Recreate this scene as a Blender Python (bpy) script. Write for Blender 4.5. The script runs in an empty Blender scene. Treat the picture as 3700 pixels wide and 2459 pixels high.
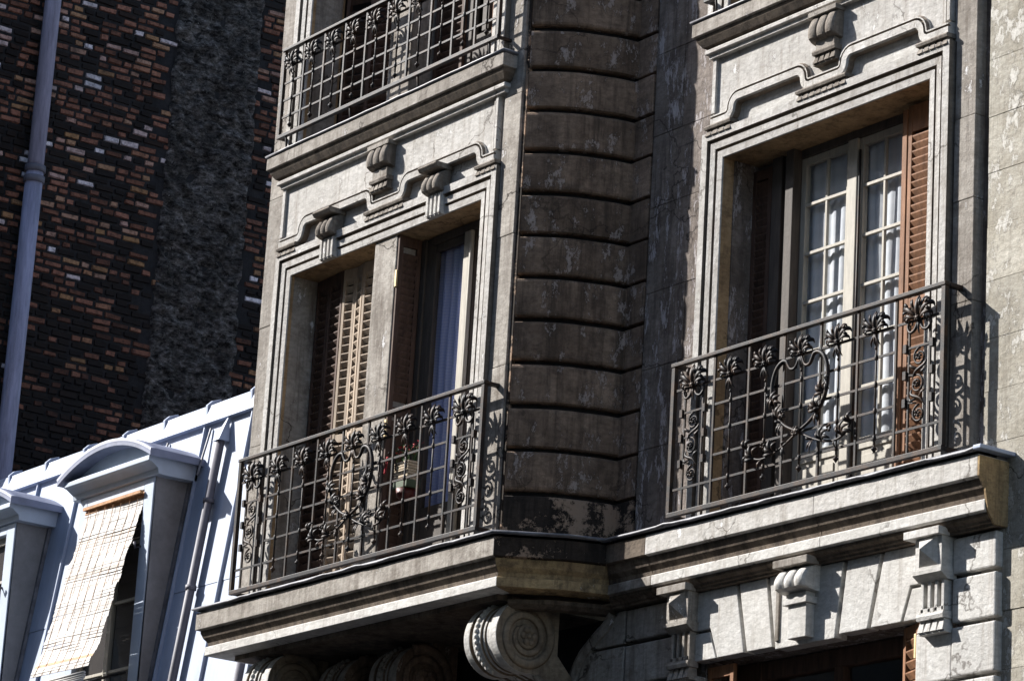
import bpy, bmesh, math, random
from mathutils import Vector, Matrix, noise
rnd = random.Random(7)
C = bpy.context.scene.collection
scene = bpy.context.scene

# ------------------------------------------------------------------ camera, light, exposure
cam_d = bpy.data.cameras.new("camera"); cam = bpy.data.objects.new("camera", cam_d); C.objects.link(cam)
scene.camera = cam
CP = Vector((13.169, -12.498, -4.847))
yaw, pitch, roll = math.radians(55.138), math.radians(16.398), math.radians(3.43)
fw = Vector((-math.sin(yaw)*math.cos(pitch), math.cos(yaw)*math.cos(pitch), math.sin(pitch)))
rt = Vector((math.cos(yaw), math.sin(yaw), 0)); up = rt.cross(fw)
r2 = math.cos(roll)*rt + math.sin(roll)*up; u2 = -math.sin(roll)*rt + math.cos(roll)*up
M = Matrix((r2, u2, -fw)).transposed().to_4x4(); M.translation = CP
cam.matrix_world = M
cam_d.sensor_width = 36; cam_d.lens = 36*12049.5/3700; cam_d.clip_end = 500; cam_d.clip_start = 0.1

SUN = Vector((1.5, 1.0, -1.25))                        # the way the light travels
w = bpy.data.worlds.new("World"); scene.world = w; w.use_nodes = True
nt = w.node_tree; nt.nodes.clear()
sky = nt.nodes.new("ShaderNodeTexSky"); sky.sky_type = 'NISHITA'; sky.sun_disc = False
sky.sun_elevation = math.asin(1.25/SUN.length); sky.sun_rotation = math.atan2(-SUN.x, -SUN.y)
bg = nt.nodes.new("ShaderNodeBackground"); bg.inputs[1].default_value = 0.115
out = nt.nodes.new("ShaderNodeOutputWorld")
nt.links.new(sky.outputs[0], bg.inputs[0]); nt.links.new(bg.outputs[0], out.inputs[0])
sd = bpy.data.lights.new("sun", 'SUN'); sd.energy = 5.0; sd.angle = math.radians(0.5); sd.color = (1, 0.97, 0.93)
so = bpy.data.objects.new("sun", sd); C.objects.link(so)
so.rotation_euler = SUN.to_track_quat('-Z', 'Y').to_euler(); so.location = (-20, -15, 20)
vs = scene.view_settings
vs.view_transform = 'Standard'; vs.look = 'None'; vs.gamma = 1; vs.use_curve_mapping = False
vs.exposure = 1.1
scene.render.engine = 'CYCLES'

# ------------------------------------------------------------------ materials
def mat(name):
    m = bpy.data.materials.new(name); m.use_nodes = True
    n = m.node_tree; n.nodes.clear()
    o = n.nodes.new("ShaderNodeOutputMaterial"); b = n.nodes.new("ShaderNodeBsdfPrincipled")
    n.links.new(b.outputs[0], o.inputs[0])
    return m, n, b
def rgba(c): return (c[0], c[1], c[2], 1)
def ramp(n, src, stops):
    r = n.nodes.new("ShaderNodeValToRGB"); e = r.color_ramp.elements
    e[0].position, e[0].color = stops[0][0], rgba(stops[0][1]); e[1].position, e[1].color = stops[-1][0], rgba(stops[-1][1])
    for p, c in stops[1:-1]:
        x = e.new(p); x.color = rgba(c)
    n.links.new(src, r.inputs[0]); return r.outputs[0]
def pos(n, scale=(1, 1, 1)):
    g = n.nodes.new("ShaderNodeNewGeometry"); mp = n.nodes.new("ShaderNodeMapping"); mp.inputs['Scale'].default_value = scale
    n.links.new(g.outputs['Position'], mp.inputs[0]); return mp.outputs[0]
def nz(n, vec, sc, det=5, rough=.6):
    t = n.nodes.new("ShaderNodeTexNoise"); t.inputs['Scale'].default_value = sc; t.inputs['Detail'].default_value = det
    t.inputs['Roughness'].default_value = rough; n.links.new(vec, t.inputs['Vector']); return t.outputs['Fac']
def mix(n, fac, a, b, mode='MIX'):
    x = n.nodes.new("ShaderNodeMix"); x.data_type = 'RGBA'; x.blend_type = mode
    if hasattr(fac, 'default_value') or hasattr(fac, 'links'): n.links.new(fac, x.inputs[0])
    else: x.inputs[0].default_value = fac
    for k, v in ((6, a), (7, b)):
        if isinstance(v, tuple): x.inputs[k].default_value = rgba(v)
        else: n.links.new(v, x.inputs[k])
    return x.outputs[2]
def bump(n, b, h, st=.3, d=.02):
    u = n.nodes.new("ShaderNodeBump"); u.inputs['Strength'].default_value = st; u.inputs['Distance'].default_value = d
    n.links.new(h, u.inputs['Height']); n.links.new(u.outputs[0], b.inputs['Normal'])
G = lambda v: (v, v, v)
def stone(name, light, dark, soot, sootlo=.52, soothi=.68, streak=.5, rough=.9, bst=.4, flake=None, flo=.66, fhi=.70, crack=.0, vary=.16, fsc=(1.7, 1.7, .95)):
    m, n, b = mat(name)
    p = pos(n); ps = pos(n, (5, 5, .5)); pf = pos(n, (24, 24, 1.3))
    base = mix(n, ramp(n, nz(n, p, 3.1, 8, .68), [(.36, G(0)), (.64, G(1))]), dark, light)
    base = mix(n, ramp(n, nz(n, pos(n, (1, 1, 2.2)), 17, 6, .72), [(.34, G(.6)), (.60, G(0))]), base, tuple(.62*x for x in dark))
    oi = n.nodes.new("ShaderNodeObjectInfo")                      # every block its own tone
    base = mix(n, 1.0, base, ramp(n, oi.outputs['Random'], [(0, G(1-vary)), (1, G(1))]), 'MULTIPLY')
    st = ramp(n, nz(n, ps, 2.0, 7, .72), [(sootlo, G(0)), (soothi, G(streak))]); base = mix(n, st, base, soot)
    fs = ramp(n, nz(n, pf, 1.0, 5, .7), [(.54, G(0)), (.72, G(streak*.8))]); base = mix(n, fs, base, soot)
    bl = ramp(n, nz(n, p, 6.5, 9, .76), [(sootlo+.03, G(0)), (soothi+.05, G(.85))]); base = mix(n, bl, base, soot)
    hgt = nz(n, p, 34, 8, .78)
    if flake:
        fn = nz(n, pos(n, fsc), 4.6, 10, .78)
        base = mix(n, ramp(n, fn, [(flo-.035, G(0)), (flo-.006, G(.65)), (flo, G(0))]), base, tuple(.5*x for x in soot))  # dark rim paints a little shade along flake edges for depth
        base = mix(n, ramp(n, fn, [(flo-.002, G(0)), (flo+.006, G(.45)), (fhi, G(1))]), base, flake)
    if crack:
        v = n.nodes.new("ShaderNodeTexVoronoi"); v.feature = 'DISTANCE_TO_EDGE'; v.inputs['Scale'].default_value = 1.25
        w_ = n.nodes.new("ShaderNodeTexNoise"); w_.inputs['Scale'].default_value = 5; w_.inputs['Detail'].default_value = 6; n.links.new(p, w_.inputs[0])
        va = n.nodes.new("ShaderNodeVectorMath"); va.operation = 'MULTIPLY_ADD'; n.links.new(w_.outputs['Color'], va.inputs[0]); va.inputs[1].default_value = (.5, .5, .5); n.links.new(p, va.inputs[2]); n.links.new(va.outputs[0], v.inputs['Vector'])
        ck = ramp(n, v.outputs['Distance'], [(0, G(1)), (.007, G(.8)), (.012, G(0))])
        mk = ramp(n, nz(n, p, 1.1, 3, .6), [(.50, G(0)), (.56, G(crack))])
        base = mix(n, mix(n, 1.0, ck, mk, 'MULTIPLY'), base, tuple(.35*x for x in soot))
    n.links.new(base, b.inputs['Base Color']); b.inputs['Roughness'].default_value = rough
    b.inputs['Specular IOR Level'].default_value = .2
    bump(n, b, hgt, bst, .03)
    return m
LIMEW = stone("washed_white_limestone", (.71, .695, .665), (.55, .53, .495), (.24, .20, .165), .56, .78, .6, crack=.7)
LIME = stone("pale_limestone", (.66, .64, .61), (.49, .465, .43), (.19, .155, .12), .54, .73, .6, flake=(.74, .73, .72), flo=.61, fhi=.68, crack=.7)
LIME_D = stone("grimy_limestone", (.46, .425, .38), (.31, .28, .245), (.11, .088, .07), .48, .68, .75, flake=(.66, .65, .65), flo=.62, fhi=.66, crack=.9)
KEYST = stone("soot_browned_carving", (.35, .315, .275), (.22, .19, .16), (.085, .068, .055), .47, .66, .8, flake=(.5, .47, .43), flo=.64, fhi=.70)
GROOVE = stone("grimy_shaded_groove", (.30, .255, .21), (.20, .165, .13), (.08, .063, .05), .50, .66, .7)
CRUST_SHADE = stone("brown_soot_and_shade", (.24, .19, .145), (.14, .108, .082), (.045, .035, .028), .48, .64, .8)  # sooty crust, with the shade of coves and undersides put into it
WALLR = stone("weathered_render", (.56, .53, .46), (.38, .345, .28), (.17, .15, .12), .51, .70, .6, flake=(.62, .60, .56), flo=.545, fhi=.68, crack=.9)
SOOT = stone("soot_stained_stone", (.42, .295, .21), (.20, .138, .098), (.065, .047, .035), .48, .66, .85, flake=(.50, .42, .38), flo=.57, fhi=.74, vary=.35, crack=.5)
SOOTW = stone("soot_streaked_wall", (.32, .275, .245), (.17, .14, .118), (.07, .056, .048), .50, .65, .9, flake=(.50, .47, .48), flo=.55, fhi=.70, fsc=(3.2, 3.2, .9), crack=.8, vary=.2)
BLACKST = stone("blackened_stone", (.075, .056, .043), (.04, .031, .025), (.016, .013, .011), .48, .6, .8, flake=(.34, .24, .17), flo=.52, fhi=.56, fsc=(.62, .62, .62))
REVEAL_D = stone("brown_stained_scroll", (.36, .29, .21), (.22, .17, .12), (.08, .06, .045), .49, .66, .75)
OCHRE = stone("ochre_stained_stone", (.60, .43, .22), (.32, .22, .12), (.06, .046, .032), .47, .64, .7, flake=(.6, .56, .5), flo=.63, fhi=.66)
REVEAL = stone("brown_stained_reveal", (.56, .39, .22), (.37, .25, .14), (.11, .075, .045), .49, .67, .7, crack=.6)
def simple(name, c, rough=.6, metal=0, spec=.5, var=.25, sc=8, bst=0, streak=False):
    m, n, b = mat(name)
    p = pos(n, (4, 4, .5) if streak else (1, 1, 1))
    col = mix(n, ramp(n, nz(n, p, sc, 6, .7), [(.3, G(0)), (.7, G(1))]), tuple(x*(1-var) for x in c), tuple(min(1, x*(1+var)) for x in c))
    n.links.new(col, b.inputs['Base Color']); b.inputs['Roughness'].default_value = rough
    b.inputs['Metallic'].default_value = metal; b.inputs['Specular IOR Level'].default_value = spec
    if bst: bump(n, b, nz(n, pos(n), sc*4, 5, .7), bst, .01)
    return m
def iron_mat():
    m, n, b = mat("old_black_iron")
    p = pos(n)
    f = ramp(n, nz(n, p, 9, 8, .78), [(.46, G(0)), (.62, G(1))])
    col = mix(n, f, (.015, .014, .015), (.060, .034, .020))
    n.links.new(col, b.inputs['Base Color']); b.inputs['Roughness'].default_value = .5
    b.inputs['Specular IOR Level'].default_value = .2
    bump(n, b, nz(n, p, 160, 3, .7), .3, .003); return m
IRON = iron_mat()
ZINC = simple("zinc_sheet", (.31, .36, .47), .55, 0, .4, .14, 3, .05, True)
ZINCL = simple("lead_flashing", (.15, .15, .165), .5, 0, .4, .5, 9, .2)
PAINT = simple("pale_blue_paint", (.40, .46, .55), .6, 0, .4, .1, 5)
CHEEK = simple("grey_slate_cladding", (.22, .215, .22), .75, 0, .3, .2, 6, .1)
PIPE = simple("lilac_grey_pipe", (.27, .265, .35), .7, 0, .25, .35, 5, .1, True)
PIPED = simple("dull_zinc_pipe", (.11, .105, .125), .6, 0, .4, .3, 6, .1)
WOODW = simple("old_white_woodwork", (.37, .34, .285), .6, 0, .3, .22, 9, .1, True)
WOODG = simple("grey_weathered_woodwork", (.075, .062, .052), .7, 0, .3, .35, 9, .2, True)  # weathered grey, darkened further to stand for shadow on the posts
SHUT_T = simple("tan_shutter_paint", (.37, .29, .215), .7, 0, .25, .25, 8, .15, True)
SHUT_B = simple("rusty_brown_shutter", (.22, .105, .052), .7, 0, .25, .5, 7, .2, True)
SHUT_SHADE = simple("shaded_brown_shutter", (.085, .05, .036), .7, 0, .25, .5, 7, .2, True)  # brown shutter colour with shadow put into it
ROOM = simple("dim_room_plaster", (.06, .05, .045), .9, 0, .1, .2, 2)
BRASS = simple("brass_hinge", (.55, .42, .22), .5, .3, .5, .2, 20)
MORTAR_SHADE = stone("black_mortar_and_shade", (.035, .033, .034), (.02, .019, .02), (.008, .008, .008), .5, .66, .6)  # black mortar; also carries the shade of the wall under the bay
def rubble_mat():
    m, n, b = mat("sooty_rubble_render")
    p = pos(n, (1, .62, 1.5))
    c = ramp(n, nz(n, p, 15, 9, .74), [(.40, (.013, .011, .010)), (.49, (.075, .068, .062)), (.57, (.15, .135, .125)), (.65, (.30, .275, .26)), (.72, (.62, .58, .56))])
    c2 = ramp(n, nz(n, pos(n), 40, 4, .7), [(.62, G(0)), (.70, G(.8))])
    c = mix(n, c2, c, (.40, .37, .35))
    c = mix(n, ramp(n, nz(n, pos(n), 2.6, 5, .7), [(.42, G(0)), (.62, G(.6))]), c, (.012, .011, .010))
    n.links.new(c, b.inputs['Base Color']); b.inputs['Roughness'].default_value = .95
    b.inputs['Specular IOR Level'].default_value = .1
    bump(n, b, nz(n, p, 22, 8, .8), .8, .05); return m
RUBBLE = rubble_mat()
def brick_mat():
    m, n, b = mat("old_brick")
    a = n.nodes.new("ShaderNodeAttribute"); a.attribute_name = "tone"; a.attribute_type = 'GEOMETRY'
    oi = n.nodes.new("ShaderNodeObjectInfo")
    ad = n.nodes.new("ShaderNodeMath"); ad.operation = 'ADD'; n.links.new(a.outputs['Fac'], ad.inputs[0]); n.links.new(oi.outputs['Color'], ad.inputs[1])
    c = ramp(n, ad.outputs[0], [(0, (.014, .011, .010)), (.24, (.022, .016, .013)), (.36, (.15, .066, .042)), (.56, (.30, .135, .09)), (.70, (.31, .17, .08)), (.80, (.42, .25, .20)), (.90, (.52, .41, .39)), (1, (.74, .69, .72))])
    p = pos(n)
    c = mix(n, ramp(n, nz(n, p, 26, 6, .75), [(.45, G(0)), (.68, G(.85))]), c, (.014, .012, .012))
    c = mix(n, ramp(n, nz(n, p, 1.3, 3, .6), [(.50, G(0)), (.66, G(.6))]), c, (.02, .017, .016))
    n.links.new(c, b.inputs['Base Color']); b.inputs['Roughness'].default_value = .9; b.inputs['Specular IOR Level'].default_value = .15
    bump(n, b, nz(n, p, 70, 4, .7), .5, .01); return m
BRICK = brick_mat()
def glass_mat():
    m, n, b = mat("old_window_glass")
    o = [x for x in n.nodes if x.type == 'OUTPUT_MATERIAL'][0]
    t = n.nodes.new("ShaderNodeBsdfTransparent"); g = n.nodes.new("ShaderNodeBsdfGlossy"); f = n.nodes.new("ShaderNodeFresnel"); x = n.nodes.new("ShaderNodeMixShader")
    t.inputs[0].default_value = (.9, .92, .94, 1); g.inputs['Roughness'].default_value = .03
    n.nodes.remove(f); f = n.nodes.new("ShaderNodeLayerWeight"); f.inputs[0].default_value = .5
    pw = n.nodes.new("ShaderNodeMath"); pw.operation = 'POWER'; n.links.new(f.outputs['Facing'], pw.inputs[0]); pw.inputs[1].default_value = 4
    ma = n.nodes.new("ShaderNodeMath"); ma.operation = 'MULTIPLY_ADD'; n.links.new(pw.outputs[0], ma.inputs[0]); ma.inputs[1].default_value = .6; ma.inputs[2].default_value = .04
    n.links.new(ma.outputs[0], x.inputs[0]); n.links.new(t.outputs[0], x.inputs[1]); n.links.new(g.outputs[0], x.inputs[2]); n.links.new(x.outputs[0], o.inputs[0])
    n.nodes.remove(b); return m
GLASS = glass_mat()
def cloth(name, c, c2, sc, net=0):
    m, n, b = mat(name)
    wv = n.nodes.new("ShaderNodeTexWave"); wv.inputs['Scale'].default_value = sc; wv.inputs['Distortion'].default_value = 3; wv.bands_direction = 'Z'
    wv.inputs['Detail'].default_value = 3
    n.links.new(pos(n), wv.inputs[0])
    col = mix(n, ramp(n, wv.outputs[1], [(.55, G(0)), (.9, G(.8))]), c, c2)
    n.links.new(col, b.inputs['Base Color']); b.inputs['Roughness'].default_value = .9; b.inputs['Specular IOR Level'].default_value = .1
    o = [x for x in n.nodes if x.type == 'OUTPUT_MATERIAL'][0]
    tl = n.nodes.new("ShaderNodeBsdfTranslucent"); n.links.new(col, tl.inputs[0])
    x = n.nodes.new("ShaderNodeMixShader"); x.inputs[0].default_value = .25
    n.links.new(b.outputs[0], x.inputs[1]); n.links.new(tl.outputs[0], x.inputs[2])
    last = x
    if net:
        t = n.nodes.new("ShaderNodeBsdfTransparent"); y = n.nodes.new("ShaderNodeMixShader"); y.inputs[0].default_value = net
        n.links.new(x.outputs[0], y.inputs[1]); n.links.new(t.outputs[0], y.inputs[2]); last = y
    n.links.new(last.outputs[0], o.inputs[0]); return m
BLUEC = cloth("blue_patterned_cloth", (.52, .56, .82), (.66, .68, .86), 14)
NETC = cloth("white_net_cloth", (.82, .83, .85), (.88, .88, .9), 3, .08)
def blind_mat():
    m, n, b = mat("bleached_cane")
    oi = n.nodes.new("ShaderNodeObjectInfo"); p = pos(n, (1.5, 6, 30))
    c = mix(n, ramp(n, nz(n, p, 5, 5, .7), [(.3, G(0)), (.75, G(1))]), (.36, .33, .29), (.54, .53, .52))
    c = mix(n, ramp(n, oi.outputs['Random'], [(.1, G(.55)), (.45, G(0)), (.85, G(0)), (.97, G(.6))]), c, (.26, .20, .14))
    n.links.new(c, b.inputs['Base Color']); b.inputs['Roughness'].default_value = .7; return m
CANE = blind_mat()
CANE_B = simple("brown_cane", (.42, .22, .10), .7, 0, .3, .5, 20)
RED = simple("red_petals", (.45, .03, .04), .7, 0, .3, .4, 30)
LEAFG = simple("green_leaf", (.06, .12, .04), .7, 0, .3, .4, 30)
GREENP = simple("green_plastic", (.05, .075, .035), .5, 0, .4, .2, 10)
REDP = simple("dark_red_plastic", (.085, .012, .008), .5, 0, .4, .2, 10)
WICKER = simple("pale_wicker", (.46, .38, .28), .8, 0, .2, .3, 40, .3)
ASPH = simple("asphalt", (.045, .045, .047), .9, 0, .2, .25, 6, .2)
PAVE = simple("pavement_concrete", (.14, .135, .13), .9, 0, .2, .2, 4, .2)

# ------------------------------------------------------------------ mesh helpers
class MB:
    def __init__(s): s.v = []; s.f = []; s.sm = []
    def add(s, vs, fs, smooth=False):
        o = len(s.v); s.v += [tuple(x) for x in vs]
        for f in fs: s.f.append([o+i for i in f]); s.sm.append(smooth)
        return s
    def box(s, x0, x1, y0, y1, z0, z1):
        return s.add([(x0,y0,z0),(x1,y0,z0),(x1,y1,z0),(x0,y1,z0),(x0,y0,z1),(x1,y0,z1),(x1,y1,z1),(x0,y1,z1)],
              [(0,3,2,1),(4,5,6,7),(0,1,5,4),(1,2,6,5),(2,3,7,6),(3,0,4,7)])
    def cbox(s, x, y, z, sx, sy, sz): return s.box(x-sx/2, x+sx/2, y-sy/2, y+sy/2, z-sz/2, z+sz/2)
    def bar(s, a, b, wx, wy=None, up=(0,0,1)):
        a, b = Vector(a), Vector(b); d = (b-a).normalized(); wy = wx if wy is None else wy
        upv = Vector(up)
        if abs(d.dot(upv)) > .95: upv = Vector((0, 1, 0))
        e = d.cross(upv).normalized()*wx/2; g = e.cross(d).normalized()*wy/2
        vs = [p+q for p in (a, b) for q in (-e-g, e-g, e+g, -e+g)]
        return s.add(vs, [(3,2,1,0),(4,5,6,7),(0,1,5,4),(1,2,6,5),(2,3,7,6),(3,0,4,7)])
    def tube(s, pts, r, n=6, flat=1.0, cap=True, fdir=(0,1,0)):
        pts = [Vector(p) for p in pts]; k = len(pts)
        rs = r if isinstance(r, (list, tuple)) else [r]*k
        vs = []; fd = Vector(fdir)
        for i, p in enumerate(pts):
            t = (pts[min(i+1, k-1)]-pts[max(i-1, 0)])
            t = t.normalized() if t.length > 1e-9 else Vector((0, 0, 1))
            b = fd - t*fd.dot(t)
            if b.length < 1e-3: b = Vector((1, 0, 0)) - t*t.x
            b.normalize(); a = t.cross(b)
            for j in range(n):
                th = 2*math.pi*j/n; vs.append(p + a*math.cos(th)*rs[i] + b*math.sin(th)*rs[i]*flat)
        fs = [(i*n+j, i*n+(j+1)%n, (i+1)*n+(j+1)%n, (i+1)*n+j) for i in range(k-1) for j in range(n)]
        if cap: fs += [tuple(range(n-1, -1, -1)), tuple((k-1)*n+j for j in range(n))]
        return s.add(vs, fs, True)
    def lathe(s, c, prof, n=10, axis='z'):
        vs = []
        for r, h in prof:
            for j in range(n):
                t = 2*math.pi*j/n; a, b = r*math.cos(t), r*math.sin(t)
                vs.append({'z': (c[0]+a, c[1]+b, c[2]+h), 'x': (c[0]+h, c[1]+a, c[2]+b), 'y': (c[0]+a, c[1]-h, c[2]+b)}[axis])
        k = len(prof)
        fs = [(i*n+j, i*n+(j+1)%n, (i+1)*n+(j+1)%n, (i+1)*n+j) for i in range(k-1) for j in range(n)]
        fs += [tuple(range(n-1, -1, -1)), tuple((k-1)*n+j for j in range(n))]
        return s.add(vs, fs, True)
    def prism(s, poly, axis, a, b):               # poly of 2-tuples, extruded along axis from a to b
        k = len(poly)
        def P(q, t): return {'x': (t, q[0], q[1]), 'y': (q[0], t, q[1]), 'z': (q[0], q[1], t)}[axis]
        vs = [P(q, a) for q in poly]+[P(q, b) for q in poly]
        fs = [(i, (i+1) % k, k+(i+1) % k, k+i) for i in range(k)]+[tuple(range(k-1, -1, -1)), tuple(range(k, 2*k))]
        return s.add(vs, fs)
    def grid(s, rows, smooth=True):
        m, k = len(rows), len(rows[0]); vs = [p for r in rows for p in r]
        return s.add(vs, [(i*k+j, i*k+j+1, (i+1)*k+j+1, (i+1)*k+j) for i in range(m-1) for j in range(k-1)], smooth)
    def mesh(s, name, m):
        me = bpy.data.meshes.new(name); me.from_pydata(s.v, [], s.f); me.update()
        bm = bmesh.new(); bm.from_mesh(me); bmesh.ops.recalc_face_normals(bm, faces=bm.faces); bm.to_mesh(me); bm.free()
        me.polygons.foreach_set('use_smooth', s.sm); me.materials.append(m); return me
def obj(name, mb, m=None, parent=None, loc=None, bevel=0, label=None, kind=None):
    me = mb.mesh(name, m) if isinstance(mb, MB) else mb
    o = bpy.data.objects.new(name, me); C.objects.link(o)
    if parent: o.parent = parent
    if loc: o.location = loc
    if bevel:
        b = o.modifiers.new("bevel", 'BEVEL'); b.width = bevel; b.segments = 2; b.limit_method = 'ANGLE'; b.angle_limit = math.radians(40)
    if label: o['label'] = label
    if kind: o['kind'] = kind
    return o
def thing(name, label, cat, loc=(0, 0, 0), group=None):
    o = bpy.data.objects.new(name, None); C.objects.link(o); o.location = loc; o.empty_display_size = .2
    o['label'] = label; o['category'] = cat
    if group: o['group'] = group
    return o
def smooth_path(pts, n=6):
    P = [Vector(p) for p in pts]; out = []
    for i in range(len(P)-1):
        p0 = P[max(i-1, 0)]; p1 = P[i]; p2 = P[i+1]; p3 = P[min(i+2, len(P)-1)]
        for k in range(n):
            t = k/n
            out.append(.5*((2*p1)+(p2-p0)*t+(2*p0-5*p1+4*p2-p3)*t*t+(3*p1-p0-3*p2+p3)*t**3))
    out.append(P[-1]); return out
def sweep_plan(mb, path, prof, cap=True, pre=None, post=None):
    """path: plan polyline (x,y), outside to the right of travel; prof: (projection, z) list, closed section"""
    n = len(path); nor = []
    for i in range(n):
        def edge(a, b):
            d = Vector((b[0]-a[0], b[1]-a[1])).normalized(); return Vector((d.y, -d.x))
        if i == 0 and pre: a, b = edge(pre, path[0]), edge(path[0], path[1]); m = (a+b)/(1+a.dot(b))
        elif i == n-1 and post: a, b = edge(path[-2], path[-1]), edge(path[-1], post); m = (a+b)/(1+a.dot(b))
        elif i == 0: m = edge(path[0], path[1])
        elif i == n-1: m = edge(path[-2], path[-1])
        else:
            a, b = edge(path[i-1], path[i]), edge(path[i], path[i+1]); m = (a+b)/(1+a.dot(b))
        nor.append(m)
    k = len(prof); vs = []
    for p, m in zip(path, nor):
        for q, z in prof: vs.append((p[0]+m.x*q, p[1]+m.y*q, z))
    fs = [(i*k+j, i*k+(j+1) % k, (i+1)*k+(j+1) % k, (i+1)*k+j) for i in range(n-1) for j in range(k)]
    if cap: fs += [tuple(range(k-1, -1, -1)), tuple((n-1)*k+j for j in range(k))]
    return mb.add(vs, fs)
def sweep_xz(mb, path, prof):
    """path in x,z on a facade; prof: (offset along upward normal, y) closed section"""
    n = len(path); k = len(prof); vs = []
    for i, p in enumerate(path):
        a = path[max(i-1, 0)]; b = path[min(i+1, n-1)]
        t = Vector((b[0]-a[0], b[1]-a[1])).normalized(); m = Vector((-t.y, t.x))
        for q, y in prof: vs.append((p[0]+m.x*q, y, p[1]+m.y*q))
    fs = [(i*k+j, i*k+(j+1) % k, (i+1)*k+(j+1) % k, (i+1)*k+j) for i in range(n-1) for j in range(k)]
    fs += [tuple(range(k-1, -1, -1)), tuple((n-1)*k+j for j in range(k))]
    return mb.add(vs, fs)

# ------------------------------------------------------------------ ground
GZ = -6.45
g = obj("ground", MB().box(-250, 250, -250, 250, GZ-.5, GZ-.02), PAVE); g['kind'] = 'structure'
r = obj("street", MB().box(-250, 250, -13.0, -3.2, GZ-.016, GZ), ASPH); r['kind'] = 'structure'
r = obj("pavement", MB().box(-250, 250, -3.2, .2, GZ-.012, GZ+.14), PAVE); r['kind'] = 'structure'

O = thing("opposite_building", "long plastered apartment building across the street behind the viewer", "building", (-12, -18, GZ))
m = MB().box(-48, 22, -25, -14.5, GZ, 12.5)
OW = simple("street_plaster", (.30, .28, .25), .9, 0, .2, .2, .6)
o = obj("wall", m, OW); o.parent = O; o.matrix_parent_inverse = Matrix.Translation((12, 18, -GZ))
wm = MB(); wm.box(-.6, .6, -.04, .02, 0, 2.1); wmm = wm.mesh("window", simple("dark_window", (.03, .035, .04), .2))
for fl in range(5):
    for k in range(24):
        q = bpy.data.objects.new("window", wmm); C.objects.link(q); q.parent = O; q.location = (-34+2.8*k, 3.5, 1.2+3.5*fl)

# ================================================================== the apartment building
B = thing("apartment_building", "soot-stained stone apartment building with a projecting bay, carved window heads and iron balconies", "building", (-3, 3, GZ))
BI = B.matrix_world.inverted() if False else Matrix.Translation((3, -3, -GZ))
def part(name, mb, m, bevel=0, label=None, parent=None, kind=None):
    o = obj(name, mb, m, None, None, bevel, label, kind)
    if parent is None:
        o.parent = B; o.matrix_parent_inverse = BI
    else:
        o.parent = parent
    return o
YB = -.62                                                # the bay's front plane; the street wall is y = 0
BXL, BXR = -7.13, -3.945
# plan of the bay's rounded flank, from the front corner to the wall
FL = [(-3.885, -.605), (-3.80, -.52), (-3.72, -.42), (-3.665, -.33), (-3.612, -.20), (-3.568, -.085), (-3.545, .035)]
FLs = [tuple(v[:2]) for v in smooth_path([(a, b, 0) for a, b in FL], 4)]

# --- structural wall, built round the openings
W_ = MB()
W_.box(-3.5, -2.53, .09, .40, -.06, 9)                    # street wall, upper storeys
W_.box(-.615, 9, .09, .40, -.06, 9)
W_.box(-2.53, -.615, .09, .40, 2.345, 3.28); W_.box(-2.53, -.615, .09, .40, 5.75, 9)
W_.box(-3.5, -2.61, .09, .40, GZ, -.065); W_.box(-.62, 9, .09, .40, GZ, -.065); W_.box(-2.61, -.62, .09, .40, -.905, -.065)
part("wall", W_, SOOTW)
W2 = MB()                                                # bay front
for z0, z1 in ((-.05, 2.35), (3.28, 5.75)):
    W2.box(BXL, -6.725, YB+.03, YB+.26, z0, z1); W2.box(-4.34, BXR-.01, YB+.03, YB+.26, z0, z1)
W2.box(BXL, BXR-.01, YB+.06, YB+.26, 2.35, 3.28); W2.box(BXL, BXR-.01, YB+.06, YB+.26, 5.75, 9)
W2.box(BXL, BXL+.25, YB+.26, .4, -.05, 9)                 # hidden flank
part("bay_wall", W2, LIME_D)
W3 = MB().prism([(BXR-.02, YB+.03)]+[(a-.04, b+.02) for a, b in FLs]+[(-3.56, .3), (-4.0, .3), (-4.0, YB+.3)], 'z', -.3, 9)
part("flank_core", W3, MORTAR_SHADE)
SF = MB().box(-7.12, -3.9, -.6, .4, -.44, -.06)
part("bay_floor", SF, CRUST_SHADE)
part("wall", MB().box(-7.2, -3.55, .24, .5, GZ, -.44), MORTAR_SHADE)  # near-black colour stands in for deep shade beneath the bay
part("wall", MB().box(-7.2, -7.12, -.2, 8, GZ, 9), SOOTW)   # party wall of the building itself
# --- rooms behind the openings
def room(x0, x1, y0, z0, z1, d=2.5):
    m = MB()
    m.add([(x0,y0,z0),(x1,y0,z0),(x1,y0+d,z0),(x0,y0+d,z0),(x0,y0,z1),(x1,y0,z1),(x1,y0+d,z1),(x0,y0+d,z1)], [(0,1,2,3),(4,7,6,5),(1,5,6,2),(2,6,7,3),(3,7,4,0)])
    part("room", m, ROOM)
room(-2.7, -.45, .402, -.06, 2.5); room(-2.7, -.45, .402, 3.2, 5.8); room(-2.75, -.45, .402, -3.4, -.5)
room(-6.8, -4.25, YB+.262, -.055, 2.4, 1.9); room(-6.8, -4.25, YB+.262, 3.2, 5.8, 1.9)

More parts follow.
